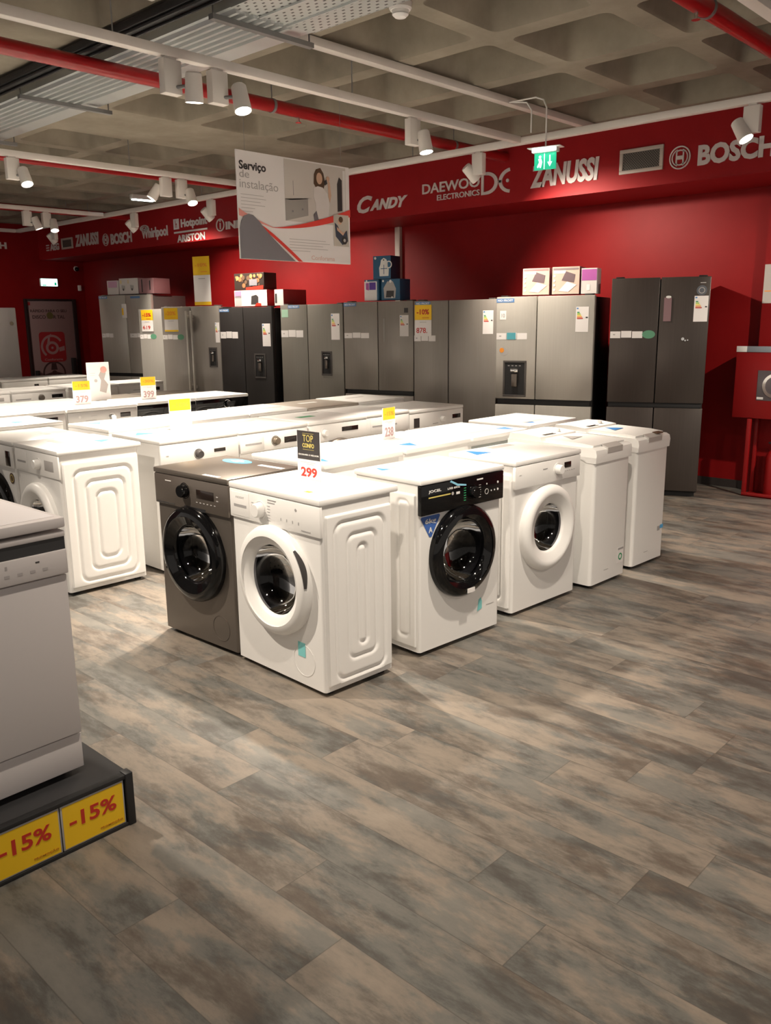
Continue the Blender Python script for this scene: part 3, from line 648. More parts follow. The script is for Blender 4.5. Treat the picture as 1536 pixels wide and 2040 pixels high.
# 1: the white machine at the corner of the display
washer('white front loader at the front corner of the display, carrying the 299 price sign', -2.815, 2.295, R(-2.6), w=.648, d=.405, h=.872, ph=.135, proud=.012, over=.035,
    ro=.248, ri=.158, dcz=.468, knob=(-.085, .034, whitep, -.004), drawer=(-.305, -.17), emb=GR3, embside=1, handle=(4, 44, darkp),
    marks=[(markg, 't', 'INDESIT', -.27, -.205, .025, .035), (markg, 'r', -.03, .03, .047, .051), (markg, 'r', -.03, .02, .036, .039), (markg, 'd', .165, .032, .006), (markg, 'r', .06, .063, -.03, -.018), (markg, 'r', .10, .103, -.03, -.018), (markg, 'r', .14, .143, -.03, -.018), (markg, 'r', .18, .183, -.03, -.018), (markg, 'r', .20, .26, -.052, -.048)]
      + [(markg, 'r', -.035, -.015, .02-.013*i, .022-.013*i) for i in range(6)] + [(markg, 'r', -.150, -.135, .02-.013*i, .022-.013*i) for i in range(4)],
    stickers=[('tape', cyan, lambda b: b.rect(.135, .185, .150, .215, -.0008)), ('paper_sticker', cardw, lambda b: b.box(.05, .27, .30, .38, .872, .8728)), ('warning_print', midg, lambda b: b.box(.12, .26, .315, .365, .8728, .8734)),
              ('yellow_print', yellow, lambda b: b.box(.13, .17, .06, .085, .872, .8726)), ('leaflet', midg, lambda b: b.prism([(-.20, .22), (-.06, .20), (-.07, .12)], .872, .8726, 'z')), ('filter_cover', white, lambda b: b.ring(.175, .135, .070, .073, -.0002, t=.0012))])
# 2: graphite machine left of it
washer('dark graphite front loading washing machine with a wide black round door', -3.452, 2.308, R(1.2), w=.60, d=.45, h=.875, bm=graph, pm=graphp, ph=.155, proud=.014,
    ro=.240, ri=.140, rm=black, dcz=.468, knob=(-.04, .033, black, .012), disp=(.055, .19, -.012, .030, display),
    marks=[(markw, 'r', -.20, -.15, .045, .049), (midg, 'r', .21, .225, .01, .015), (midg, 'r', .21, .225, -.01, -.005)] + [(midg, 'r', .05+.028*i, .062+.028*i, -.035, -.031) for i in range(6)],
    stickers=[('logo_sticker', bluesky, top_sticker(bluesky, -.19, .02, .30, .40, .875, 'oval')), ('sticker_print', cardw, lambda b: (b.box(-.10, -.06, .33, .38, .8759, .8764), b.box(-.13, -.03, .345, .352, .8759, .8764))), ('paper_strip', cardw, lambda b: b.box(.10, .28, .33, .36, .875, .8756)), ('edge_label', cardw, lambda b: b.box(.10, .22, -.010, .012, .875, .8756)),
              ('drawer_line', chrome, lambda b: b.box(-.28, -.13, -.0165, -.0135, .700, .706)), ('grip_recess', blackm, lambda b: b.box(-.05, .12, -.0150, -.0135, .692, .708)), ('filter_cover', graph, lambda b: b.ring(.175, .12, .062, .066, -.0002, t=.0014))])
# 3: black panel machine
def black_extra(t, h, slab, ph, yp, zc):
    b = MB(); b.use(mat('pale_blue_band', (.25, .55, .72), .4)); b.flat([(-.105, .835), (-.098, .842), (-.05, .82), (.01, .81), (.01, .802), (-.055, .811)], yp-.0016); b.build('film_tab', None, t, smooth=False)
washer('white washing machine with a glossy black control panel and a black porthole door', -2.478, 3.177, R(86.5), w=.600, d=.44, h=.868, pm=black, ph=.145, proud=.022, slab=.026,
    ro=.230, ri=.150, rm=black, dcx=.005, dcz=.478, knob=(.055, .030, black, -.004),
    marks=[(markw, 't', 'JOCEL', -.25, -.165, .028, .044), (ygold, 'r', -.25, -.10, .006, .012), (markw, 't', 'LR8 6KG', -.12, -.035, .030, .040), (midg, 'd', -.085, .008, .008), (markw, 'r', -.06, -.035, .0, .012), (markw, 'r', .09, .135, .047, .054), (midg, 'o', .055, -.004, .034, .036)]
      + [(green, 'r', -.005, .010, .02-.012*i, .024-.012*i) for i in range(6)] + [(midg, 'r', .105, .120, .02-.012*i, .023-.012*i) for i in range(6)] + [(markw, 'o', .165, -.018, .012, .014), (markw, 'd', .165, .02, .004), (markw, 'd', .20, -.018, .004), (markw, 'd', .225, -.018, .004), (markw, 'd', .25, -.018, .006), (markw, 'd', .25, .018, .006)],
    emb=[(.12, .28, .05, .93, .02)], embside=-1, extra=black_extra,
    stickers=[('badge', mat('badge_blue', (.05, .13, .42), .45), lambda b: b.flat([(-.275, .688), (-.155, .688), (-.150, .68), (-.208, .585), (-.222, .585), (-.280, .68)], -.0008)), ('badge_print', markw, lambda b: (b.text('6kg', -.252, -.178, .645, .675, -.0018, None, .02), b.text('A', -.228, -.202, .605, .632, -.0018, None, .02))),
              ('tape', cyan, lambda b: b.flat([(.13, .13), (.165, .14), (.165, .18), (.155, .20), (.14, .19)], -.0008)), ('door_label', cardw, lambda b: b.box(-.005, .05, -.0535, -.0500, .268, .292, .001)), ('filter_line', midg, lambda b: b.rect(.20, .26, .148, .151, -.0004)),
              ('top_sticker', blue, top_sticker(blue, -.24, -.18, .30, .38, .868)), ('top_label', midg, lambda b: b.box(.00, .22, .32, .37, .868, .8686)), ('top_print', markg, lambda b: b.prism([(-.17, .30), (-.10, .30), (-.135, .37)], .868, .8686, 'z'))])
# 4: white machine behind it
washer('white front loader between the black panelled machine and the narrow top loaders', -2.477, 3.934, R(87.2), w=.606, d=.45, h=.858, ph=.125, proud=.016,
    ro=.240, ri=.132, dcx=.0, dcz=.455, knob=(.075, .028, whitep, .004), disp=(.14, .205, .002, .034, display), emb=[(.14, .30, .06, .93, .02)], embside=-1,
    marks=[(markg, 'r', -.06, -.02, .018, .022), (whitep, 'r', -.27, -.25, .012, .018)] + [(midg, 'r', .12+.022*i, .132+.022*i, -.016, -.013) for i in range(6)],
    stickers=[('top_sticker', blue, top_sticker(blue, -.26, -.13, .28, .42, .858)), ('top_label', midg, lambda b: b.box(-.02, .18, .36, .42, .858, .8586))])

def top_loader(label, x, y, rz, w=.40, d=.62, h=.865, sticker=None, cap=None, group=None):
    t = thing('top_loading_washer', label, 'washing machine', (x, y, 0), rz, group)
    part('body', white, t, lambda b: b.prism(rrect(-w/2, w/2, 0, d, .022, 5), .022, h-.075, 'z'), angle=40)
    # moulded cover: dips at the front corners like a lip
    def cover(b):
        b.prism([(-.006, h-.105), (-.010, h-.055), (-.004, h-.03), (.02, h-.018), (.36, h-.010), (d, h-.008), (d, h-.075), (.16, h-.075), (.10, h-.083), (.055, h-.105)], -w/2-.003, w/2+.003, 'x')
    part('cover', whitep, t, cover, angle=25)
    part('lid', whitep, t, lambda b: (b.prism([(.035, h-.018), (.03, h-.006), (.12, h+.004), (.36, h+.010), (.36, h-.012)], -w/2+.025, w/2-.025, 'x')), angle=30)
    part('handle_recess', mat('recess_grey', (.45, .43, .41), .4), t, lambda b: b.prism([(-.0125, h-.052), (-.0125, h-.022), (.03, h-.004), (.034, h-.006), (.0, h-.05)], -.085, .085, 'x'))
    cp = part('control_panel', whitep, t, lambda b: b.prism([(.375, h-.010), (.385, h+.016), (.50, h+.028), (d-.01, h+.026), (d, h-.008)], -w/2+.006, w/2-.006, 'x'), angle=30)
    part('knob', whitep, cp, lambda b: b.lathe([(0, -.018), (.020, -.018), (.023, 0), (.0, 0)], 0, 0, 24, M=T(.08, .45, h+.022) @ Matrix.Rotation(-PI/2, 4, 'X')))
    part('display', display, cp, lambda b: b.box(-.12, .0, .40, .45, h+.0185, h+.0205, 0, M=None))
    if sticker == 'energy':
        part('label_sticker', cardw, t, lambda b: (b.rect(.105, .175, .10, .20, -.0006), b.use(green), b.ring(.138, .14, .014, .022, -.0016), b.use(markg), b.rect(.108, .172, .185, .196, -.0016)), smooth=False)
    if sticker == 'blue':
        part('label_sticker', bluesky, t, lambda b: (b.rect(.15, .192, .215, .24, -.0006), b.use(markg), b.rect(.115, .148, .205, .235, -.0006)), smooth=False)
    if cap: part('red_print', brown, t, lambda b: b.prism([(.0, h-.003), (.035, h+.0), (.035, h-.004), (.0, h-.010)], .04, .12, 'x'))
    part('top_sticker', blue if cap else midg, t, lambda b: b.prism([(-.10, .22), (.04, .24), (-.02, .34)], h+.0095, h+.0107, 'z'), smooth=False)
    part('toe_vent', markg, t, lambda b: b.rect(-.05, .0, .09, .092, -.0003), smooth=False)
    for fx in (-w/2+.05, w/2-.05):
        for fy in (.05, d-.05): part('foot', blackm, t, lambda b: b.box(fx-.018, fx+.018, fy-.018, fy+.018, 0, .024, .004))
    return t
top_loader('narrow white top loading washing machine with a green printed sticker low on its front', -2.410, 4.545, R(88.5), sticker='energy')
top_loader('narrow white top loading washing machine with a small blue sticker low on its front', -2.415, 5.075, R(88), sticker='blue', cap=True)

# the row standing back to back with it, turned away from the camera
def tops(h, *spec):
    out = []
    for nm, m_, k, x0, x1, y0, y1 in spec: out.append((nm, m_, top_sticker(m_, x0, x1, y0, y1, h, k)))
    return out
washer('white machine turned away, its top just behind the 299 price sign', -3.765, 3.235, W_, w=.61, d=.56, h=.86, over=.03, inner=False, disp=(.1, .2, -.01, .02, display), knob=(0, .03, whitep), group=None,
    stickers=tops(.86, ('top_sticker', blue, 'tri', .18, .26, .44, .54), ('top_label', midg, 'box', -.20, .02, .47, .51)))
washer('turned away white machine with a blue triangle sticker, directly behind the black panelled one', -3.74, 3.86, W_, w=.60, d=.55, h=.865, over=.02, inner=False, knob=(0, .03, whitep),
    stickers=tops(.865, ('top_label', midg, 'box', -.2, .05, .45, .50), ('top_sticker', blue, 'tri', .08, .20, .40, .52)))
def open_back(t, h, slab, ph, yp, zc):
    part('back_cover', mat('back_plate', (.30, .33, .32), .4, .4), t, lambda b: (b.box(-.26, .24, .50, .506, .55, .80, 0), b.ring(.0, .70, .06, .066, .512, t=.004)))
washer('turned away white machine showing a grey back plate and coiled hose under its top', -3.72, 4.47, W_, w=.60, d=.50, h=.868, over=.06, inner=False, knob=(0, .03, whitep), extra=open_back,
    stickers=tops(.868, ('top_label', midg, 'box', -.1, .2, .38, .43), ('top_sticker', blue, 'tri', -.26, -.14, .40, .52)))
washer('turned away white machine ending the second row, before the silver refrigerator', -3.72, 5.16, W_, w=.60, d=.52, h=.875, inner=False, knob=(0, .03, whitep),
    stickers=tops(.875, ('top_label', midg, 'box', -.05, .2, .36, .41), ('top_sticker', blue, 'tri', .1, .2, .40, .46)))

# third row, facing the corner machine's side: bright tops
washer('white washing machine with a dark knob and small display, right behind the graphite one', -4.60, 3.155, E_-R(1), w=.60, d=.58, h=.868, ph=.15, proud=.014,
    knob=(-.02, .026, darkp, -.01), disp=(.10, .19, -.012, .010, display), marks=[(midg, 'r', -.26, -.24, .0, .004)], ro=.23, rm=whitep,
    stickers=tops(.868, ('top_sticker', bluesky, 'tri', -.26, -.10, .34, .46), ('top_label', midg, 'box', .0, .2, .44, .47)))
washer('white washing machine with a bronze knob and wide dark display, behind the 299 sign', -4.60, 3.775, E_-R(1), w=.60, d=.58, h=.868, ph=.13, proud=.014, drawer=(-.28, -.10),
    knob=(.0, .028, mat('bronze_knob', (.22, .18, .14), .3, .8), -.004), disp=(.08, .25, -.028, .014, display), rm=black, ro=.22,
    stickers=tops(.868, ('top_label', midg, 'box', -.1, .15, .40, .44)) + [('door_badge', green, lambda b: b.flat([(.10, .70), (.19, .70), (.17, .63)], -.0008))])
washer('white washing machine with a slanted dark display, right of the bronze knobbed one', -4.60, 4.395, E_-R(1), w=.60, d=.58, h=.868, ph=.13, disp=(.03, .20, -.005, .028, display), knob=(-.15, .026, whitep), rm=graphp, ro=.225, dcz=.50, handle=(-20, 20, whitep),
    stickers=tops(.868, ('top_sticker', green, 'box', -.15, .0, .25, .32), ('top_label', midg, 'box', .05, .2, .44, .47)))
washer('white tumble dryer with a pale grey drawer front beside the yellow minus fifteen sign', -4.62, 4.96, E_-R(1), w=.50, d=.58, h=.868, ph=.13, drawer=(-.20, .12), ro=.2, cat='tumble dryer', name='tumble_dryer', rm=whitep, ri=.12)
washer('white washing machine with two round brown stickers and a black rectangle on its front', -4.64, 5.60, E_-R(1), w=.70, d=.58, h=.85, ph=.14, knob=(.06, .026, whitep, .0), disp=(.20, .31, -.01, .026, display), ro=.225, ri=.16, dcx=.14, dcz=.45, rm=whitep,
    marks=[(darkp, 'r', -.30, -.23, -.05, .03), (markg, 'r', -.06, .01, -.035, -.03)],
    stickers=[('round_sticker', brown, lambda b: (b.disc(-.21, .655, .042, -.0012), b.use(markw), b.ring(-.21, .655, .022, .028, -.0022))), ('round_sticker', brown, lambda b: (b.disc(-.06, .665, .046, -.0012), b.use(midg), b.ring(-.06, .665, .022, .030, -.0022))), ('side_badge', darkp, lambda b: b.rect(.30, .33, .64, .69, -.0008))])

# fourth row, back to back with the third, turned away
FR = [(3.28, .862, 'turned away white machine with a blue triangle sticker, behind the side pressed with rectangles', ('blue',)), (3.90, .860, 'turned away white machine, second in the bright row beyond the yellow minus ten sign', ('lab',)),
      (4.52, .864, 'turned away white machine with a long grey strip on top, mid bright row', ('strip',)), (5.14, .862, 'machine turned away with a beige grey metal top among the white tops', ('grey',)), (5.76, .866, 'white machine turned away, furthest of its bright row, in front of the black refrigerators', ('lab',))]
for yy, hh, lab, st in FR:
    tm = mat('beige_grey_top', (.40, .36, .31), .35, .3) if st[0] == 'grey' else None
    sp = {'blue': ('top_sticker', bluesky, 'tri', .10, .24, .10, .22), 'lab': ('top_label', midg, 'box', -.1, .12, .20, .24), 'strip': ('top_label', midg, 'box', -.24, .1, .30, .33), 'grey': ('top_label', cardw, 'box', -.1, .1, .2, .25)}[st[0]]
    washer(lab, -6.00, yy, W_, w=.61, d=.58, h=hh, inner=False, top=tm, knob=(0, .03, whitep), stickers=tops(hh, sp))

# left block facing the camera side
washer('white washing machine at the left whose side shows pressed rounded rectangles, behind the foreground dishwasher', -4.945, 2.235, R(-1.5), w=.60, d=.505, h=.872, ph=.14, proud=.008, ro=.235, ri=.13, dcz=.42, emb=GRL, embside=1, over=.02,
    knob=(.04, .030, whitep, -.002), disp=(.12, .235, -.030, .030, midg), drawer=(-.28, -.12), handle=(-15, 15, darkp),
    stickers=tops(.872, ('top_sticker', bluesky, 'tri', .0, .12, .36, .46), ('top_label', midg, 'box', -.2, -.02, .15, .20)))
washer('white washing machine at the left edge with dark display and round brown badge', -5.56, 2.245, R(-1.5), w=.60, d=.505, h=.872, ph=.14, ro=.235, ri=.15, rm=black, dcz=.42, knob=(-.05, .03, whitep), disp=(.19, .26, -.06, .035, display),
    stickers=[('round_badge', brown, lambda b: (b.disc(.235, .635, .035, -.0012), b.use(ygold), b.ring(.235, .635, .02, .024, -.0022)))] + tops(.872, ('top_label', midg, 'box', -.1, .1, .3, .34)))
washer('white machine with a blue top sticker, just before the leftmost grey panelled one', -6.42, 2.50, R(-1), w=.60, d=.50, h=.872, inner=False, knob=(0, .03, whitep), stickers=tops(.872, ('top_sticker', blue, 'tri', .02, .16, .20, .32), ('top_label', midg, 'box', -.2, -.05, .2, .24)))

# fifth row with grey and black panels
washer('silver grey panelled washing machine at the left end of its row, plain grey knob', -6.90, 3.10, E_-R(1), w=.60, d=.55, h=.872, bm=white, pm=greyw, ph=.17, disp=(.10, .23, .015, .06, black), knob=(.0, .03, greyw), top=white)
washer('silver grey panelled washing machine with a chrome knob and dark display', -6.90, 3.75, E_-R(1), w=.66, d=.55, h=.872, bm=white, pm=greyw, ph=.15, knob=(.08, .028, chrome, .006), disp=(.16, .26, .0, .04, display), marks=[(markw, 'd', -.22, .03, .012), (markg, 'r', -.17, -.07, -.008, -.003), (markg, 'r', -.12, -.06, .03, .033)], top=white)
washer('white washing machine with a long black panel partly behind the yellow minus ten sign', -6.90, 4.40, E_-R(1), w=.62, d=.55, h=.88, bm=white, pm=black, ph=.11, knob=(.05, .028, black), top=white, rm=black, inner=False)
washer('white washing machine with a long black panel and chrome ringed knob, rightmost of its row', -6.90, 5.03, E_-R(1), w=.62, d=.55, h=.88, bm=white, pm=black, ph=.11, knob=(.05, .030, black), marks=[(chrome, 'o', .05, .0, .034, .040)], top=white, rm=black, inner=False)
for yy, lab in ((3.12, 'white machine turned away behind the leftmost grey panelled one'), (3.74, 'white machine turned away carrying the upright white picture card'), (4.37, 'machine turned away with a pale top right of the white picture card'), (5.0, 'turned away machine with a pale top, furthest right before the tall steel refrigerator')):
    washer(lab, -8.06, yy, W_, w=.60, d=.58, h=.865, inner=False, knob=(0, .03, whitep), top=(mat('beige_grey_top', (.40, .36, .31), .35, .3) if yy > 4.2 else None))
# far rows
washer('white washing machine with dark round knob and long black display, far left row', -9.35, 4.33, E_-R(1), w=.62, d=.58, h=.87, ph=.12, knob=(.02, .03, graphp), disp=(.14, .27, -.01, .028, black), drawer=(-.29, -.08))
washer('white washing machine in the far left row at the left photo edge', -9.35, 3.69, E_-R(1), w=.62, d=.58, h=.87, ph=.12, knob=(.02, .03, whitep), disp=(.16, .24, -.01, .028, midg), inner=False)
washer('white washing machine in the far row with a grey name line, before the tallest refrigerator', -9.45, 5.68, E_-R(1), w=.62, d=.58, h=.87, ph=.12, disp=(.17, .25, -.02, .02, display), marks=[(markg, 'r', -.12, .0, -.005, .0)], inner=False)
washer('white washing machine in the far row just behind the left yellow minus fifteen sign', -9.40, 5.01, E_-R(1), w=.62, d=.58, h=.87, ph=.12, knob=(.02, .03, whitep), inner=False)
washer('rounded white machine in the most distant row, in front of the wall door', -11.2, 5.65, E_-R(1), w=.62, d=.58, h=.88, ph=.10, disp=(.12, .20, -.02, .008, display), inner=False)
washer('rounded white machine in the most distant row, in front of the tall white refrigerator', -11.2, 5.01, E_-R(1), w=.62, d=.58, h=.88, ph=.10, disp=(.12, .18, -.02, .008, display), inner=False)
washer('white machine in the most distant row touching the left photo edge', -11.2, 4.37, E_-R(1), w=.62, d=.58, h=.88, ph=.10, inner=False)

# ------------------------------------------------------------------ price signs standing on the machines
def price_sign(label, x, y, z, rz, w=.15, h=.21, head='-15%', price=None, topm=yellow, style='y'):
    t = thing('price_sign', label, 'price sign', (x, y, z), rz)
    part('holder', acrylic, t, lambda b: (b.box(-w/2-.003, w/2+.003, .0, .003, .0, h, 0), b.box(-w/2, w/2, -.03, .03, 0, .003, 0)))
    hc = .37 if style == 'y' else .58
    def up(b):
        b.use(topm); b.rect(-w/2, w/2, h*(1-hc) if style == 'y' else h*.42, h, -.0002, t=.001)
        if style == 'y': b.use(orange if head != '-10%%' else redink); b.text(head, -w*.36, w*.40, h*.75, h*.88, -.0011, None, .02)
        else:
            b.use(ygold); b.text('TOP', -w*.24, w*.22, h*.78, h*.92, -.0011, None, .0); b.text('CONFO', -w*.26, w*.26, h*.66, h*.75, -.0011, None, .03); b.rect(-w*.25, w*.25, h*.945, h*.950, -.0011); b.rect(-w*.25, w*.25, h*.62, h*.625, -.0011); b.use(markw); b.text('ESCOLHER O MELHOR', -w*.45, w*.46, h*.50, h*.53, -.0011, None, .02)
    part('offer_card', None, t, up, smooth=False)
    def dn(b):
        b.use(cardw); b.rect(-w/2, w/2, .004, h*(1-hc)-.001 if style == 'y' else h*.42-.001, -.0002, t=.001)
        b.use(midg); zt_ = h*(1-hc) if style == 'y' else h*.42
        b.rect(-w*.38, w*.30, zt_-.014, zt_-.012, -.0011); b.rect(-w*.10, w*.22, zt_-.022, zt_-.020, -.0011)
        if price: b.use(redink if style != 'y' else mat('pale_red_ink', (.42, .27, .27), .5)); b.text(price, -w*.36, w*.36, zt_*.15, zt_*.62, -.0011, None, .03)
    part('price_card', None, t, dn, smooth=False)
    return t
price_sign('black and gold sign above a white card reading 299, on the corner washing machine', -2.86, 2.545, .8725, R(0), .15, .225, price='299', topm=darkp, style='top')
price_sign('yellow minus fifteen percent price sign in front of the machine with round brown stickers', -3.535, 3.81, .8655, E_+R(4), .115, .195, '-15%', '238')
price_sign('nearest yellow minus ten percent price sign on the bright white tops left of centre', -4.97, 3.27, .8685, E_-R(8), .155, .208, '-10%')
price_sign('leftmost yellow minus fifteen percent price sign beside the white picture card', -7.21, 3.73, .8725, E_-R(12), .15, .21, '-15%', '379')
price_sign('yellow and white price sign on the tops, first right of the white picture card', -7.10, 4.34, .8805, E_-R(12), .14, .21, '-30%', '399')
def card(b):
    b.box(-.105, .105, 0, .02, 0, .36, .002); b.use(mat('print_grey_parts', (.40, .36, .34), .6)); b.flat([(.0, .09), (.06, .07), (.085, .15), (.05, .20), (.07, .26), (.03, .29), (-.0, .24), (.02, .19)], -.0006)
    b.use(mat('print_pink', (.75, .32, .28), .5)); b.disc(.05, .29, .03, -.0016); b.use(midg); b.disc(-.03, .19, .015, -.0016); b.rect(-.08, -.03, .26, .262, -.0006); b.rect(-.08, -.04, .24, .242, -.0006)
t = thing('display_card', 'upright white picture card with a grey and pink appliance drawing on a machine top', 'card', (-7.53, 4.08, .8655), E_-R(10)); part('panel', cardw, t, card, smooth=False)

# ------------------------------------------------------------------ refrigerators
def energy(t, x0, x1, z0, z1, y):
    def fn(b):
        b.use(cardw); b.rect(x0, x1, z0, z1, y); w, h = x1-x0, z1-z0
        for i, m_ in enumerate((green, mat('lime_print', (.35, .60, .05), .5), mat('sun_print', (.85, .70, .05), .5), orange, redink)):
            b.use(m_); b.rect(x0+w*.1, x0+w*(.28+.07*i), z1-h*(.24+.06*i), z1-h*(.20+.06*i), y-.001)
        b.use(darkp); b.rect(x0+w*.78, x0+w*.93, z1-h*.45, z1-h*.40, y-.001); b.use(blue); b.rect(x0+w*.06, x0+w*.2, z1-h*.09, z1-h*.04, y-.001)
    part('energy_label', None, t, fn, smooth=False)
def strip(t, x0, x1, z, y, greenend=False, bl=False, h=.062):
    def fn(b):
        b.use(cardw); n = 3; w = (x1-x0)/n
        for i in range(n): b.rect(x0+w*i+.004, x0+w*(i+1)-.002, z-h/2+.004*(i % 2), z+h/2-.004*((i+1) % 2), y)
        b.use(midg); b.rect(x0+w*.3, x0+w*.5, z-.005, z+.005, y-.001)
        if bl: b.use(mat('teal_print', (.08, .35, .42), .5)); b.rect(x0+w*1.05, x0+w*1.9, z-h/2, z+h/2, y-.0012)
        if greenend: b.use(mat('eco_green', (.10, .28, .17), .5)); b.prism([(x1 + .05 + .055*math.cos(2*PI*i/16), z + .036*math.sin(2*PI*i/16)) for i in range(16)], y-.0016, y-.0004, 'y')
    part('label_strip', None, t, fn, smooth=False)
def dispenser(t, x0, x1, z0, z1, y, big=False):
    fr = mat('dispenser_frame', (.10, .09, .085), .3, .4)
    f = .018
    d = part('dispenser', fr, t, lambda b: (b.box(x0, x1, y-.006, y+.002, z0, z0+f, .002), b.box(x0, x1, y-.006, y+.002, z1-f, z1, .002), b.box(x0, x0+f, y-.006, y+.002, z0+f, z1-f, .002), b.box(x1-f, x1, y-.006, y+.002, z0+f, z1-f, .002), b.use(blackm), b.rect(x0+f, x1-f, z0+f, z1-f, y-.0005)))
    cx = (x0+x1)/2; h = z1-z0; w = x1-x0
    b = MB(); b.use(chrome); b.box(cx-w*.16, cx+w*.16, y-.022, y-.002, z1-h*.32, z1-h*.22, .005); b.use(graphp); b.box(cx-w*.12, cx+w*.12, y-.018, y-.004, z0+h*.28, z1-h*.36, .005); b.build('spout', None, d)
    b = MB(); b.use(midg); [b.rect(x0+w*(.2+.16*i), x0+w*(.28+.16*i), z1-h*.15, z1-h*.13, y-.0012) for i in range(4)]; b.build('buttons', None, d, smooth=False)
def fridge(label, x, y, ang, w, h, m, sm, kind='4door', split=.5, gap=(.79, .835), d=.68, dm2=None, zb=.055, fn=None, drawers=True):
    t = thing('refrigerator', label, 'refrigerator', (x, y, 0), R(ang)); dt = .055
    part('cabinet', sm, t, lambda b: b.box(.004, w-.004, dt+.008, d, zb-.02, h-.012, .006))
    part('gasket', blackm, t, lambda b: b.box(.012, w-.012, dt-.002, dt+.012, zb, h-.02, 0), smooth=False)
    part('plinth', blackm, t, lambda b: b.box(.02, w-.02, .06, d-.04, .0, zb-.018, 0), smooth=False)
    g = .004; xs = w*split
    z0 = gap[1] if gap else zb
    D = []
    if kind == 'single': D = [(0, w, z0, h)]
    else: D = [(0, xs-g, z0, h), (xs+g, w, z0, h)]
    if gap:
        D += [(0, xs-g, zb, gap[0]), (xs+g, w, zb, gap[0])] if kind != 'single' else [(0, w, zb, gap[0])]
        part('handle_recess', blackm, t, lambda b: b.box(.015, w-.015, .02, .052, gap[0], gap[1], .002))
    for i, (a, c, e, f) in enumerate(D): part('door', (dm2 if dm2 and i == 1 else m), t, lambda b: b.box(a, c, 0, dt, e, f, .006))
    if kind != 'single': part('hinge_cover', sm, t, lambda b: (b.box(.03, .10, .03, .12, h, h+.012, .003), b.box(w-.10, w-.03, .03, .12, h, h+.012, .003)))
    if fn: fn(t, w, h)
    return t
badge = mat('badge_print_blue', (.10, .22, .45), .5)
def nofrost(t, x, z): part('badge_sticker', badge, t, lambda b: (b.rect(x, x+.17, z, z+.035, -.0004), b.use(markw), b.text('NO FROST', x+.012, x+.158, z+.008, z+.027, -.0012, None, .02)), smooth=False)
def f9(t, w, h):
    strip(t, .0, .28, 1.435, -.0004, True); energy(t, w-.125, w-.012, 1.54, 1.755, -.0004)
    part('round_sticker', midg, t, lambda b: (b.use(mat('sticker_dark', (.10, .11, .13), .4)), b.disc(w-.07, 1.80, .042, -.0004), b.use(midg), b.ring(w-.07, 1.80, .020, .026, -.0014)), smooth=False)
    part('sign_tag', mat('dusty_pink_card', (.22, .13, .14), .4), t, lambda b: (b.box(w*.545, w*.545+.062, -.003, 0, 1.545, 1.745, .001), b.use(markw), b.disc(w*.545+.035, 1.75, .022, -.0035, sz=.5)), smooth=False)
    part('magnet', chrome, t, lambda b: (b.disc(w*.755, 1.395, .013, 0, t=.012), b.disc(w*.78, 1.382, .007, 0, t=.008), b.disc(w*.805, 1.385, .006, 0, t=.008)))
    part('top_badge', midg, t, lambda b: b.rect(w-.085, w-.04, h-.055, h-.048, -.0004), smooth=False)
fridge('tall dark graphite four door refrigerator standing alone at the right end of the row', -3.795, 6.985, 24, .815, 1.915, inoxk, sideb, fn=f9, gap=(.795, .84), d=.66)
def f8(t, w, h):
    nofrost(t, .0, h-.05); strip(t, .0, .30, 1.425, -.0004, bl=True); dispenser(t, .075, .30, .865, 1.20, -.0002); energy(t, w-.165, w-.05, 1.46, 1.68, -.0004)
    part('small_sticker', cardw, t, lambda b: (b.rect(.035, .095, 1.575, 1.655, -.0004), b.use(midg), b.text('10', .05, .082, 1.595, 1.63, -.0014, None, .02)), smooth=False)
    part('round_magnet', midg, t, lambda b: (b.disc(.075, 1.285, .04, -.0004), b.use(orange), b.disc(.058, 1.295, .022, -.0014)), smooth=False)
fridge('shiny silver refrigerator with a large water dispenser in its left door, second from the right', -4.79, 6.655, 17, .91, 1.78, inoxs, sideb, split=.425, fn=f8, gap=(.79, .845), dm2=inoxs)
def f7(t, w, h):
    nofrost(t, .02, h-.045); strip(t, .0, .25, 1.40, -.0004); energy(t, w-.145, w-.035, 1.44, 1.665, -.0004)
    s = thing('x', None, None) if False else None
fridge('grey steel two door refrigerator whose left door holds the yellow minus ten sign reading 878', -5.846, 6.69, 13, .91, 1.77, inoxd, sideg, split=.43, gap=None, fn=f7)
def f6(t, w, h):
    nofrost(t, .0, h-.045); strip(t, .0, .34, 1.42, -.0004); energy(t, w-.17, w-.06, 1.41, 1.635, -.0004)
    part('dark_sticker', darkp, t, lambda b: b.rect(w-.115, w-.065, 1.66, 1.71, -.0004), smooth=False)
    part('faded_print', mat('faint_print', (.30, .29, .27), .4), t, lambda b: b.rect(w*.58, w*.60, 1.35, 1.60, -.0004), smooth=False)
fridge('grey steel four door refrigerator with a black band below its upper doors', -7.069, 6.885, 11, .91, 1.785, inoxd, sideg, fn=f6, gap=(.765, .815))
def f5(t, w, h):
    strip(t, .0, .34, 1.44, -.0004, h=.085); energy(t, w-.165, w-.045, 1.37, 1.665, -.0004); dispenser(t, w*.655, w*.82, .96, 1.24, -.0002); nofrost(t, .12, h-.04)
    part('green_note', mat('mint_note', (.35, .55, .42), .5), t, lambda b: b.rect(.02, .12, 1.63, 1.72, -.0004), smooth=False)
fridge('olive grey two door refrigerator with a small dispenser, right of the black one', -8.015, 6.752, 10, .915, 1.772, brushed('olive_inox', (.235, .22, .195), (.255, .24, .212), .36, .35), sideg, split=.44, gap=None, fn=f5)
def f4(t, w, h):
    nofrost(t, .0, h-.05); strip(t, .0, .31, 1.425, -.0004, h=.085); energy(t, w-.16, w-.03, 1.29, 1.56, -.0004); dispenser(t, w*.65, w*.86, .90, 1.20, -.0002)
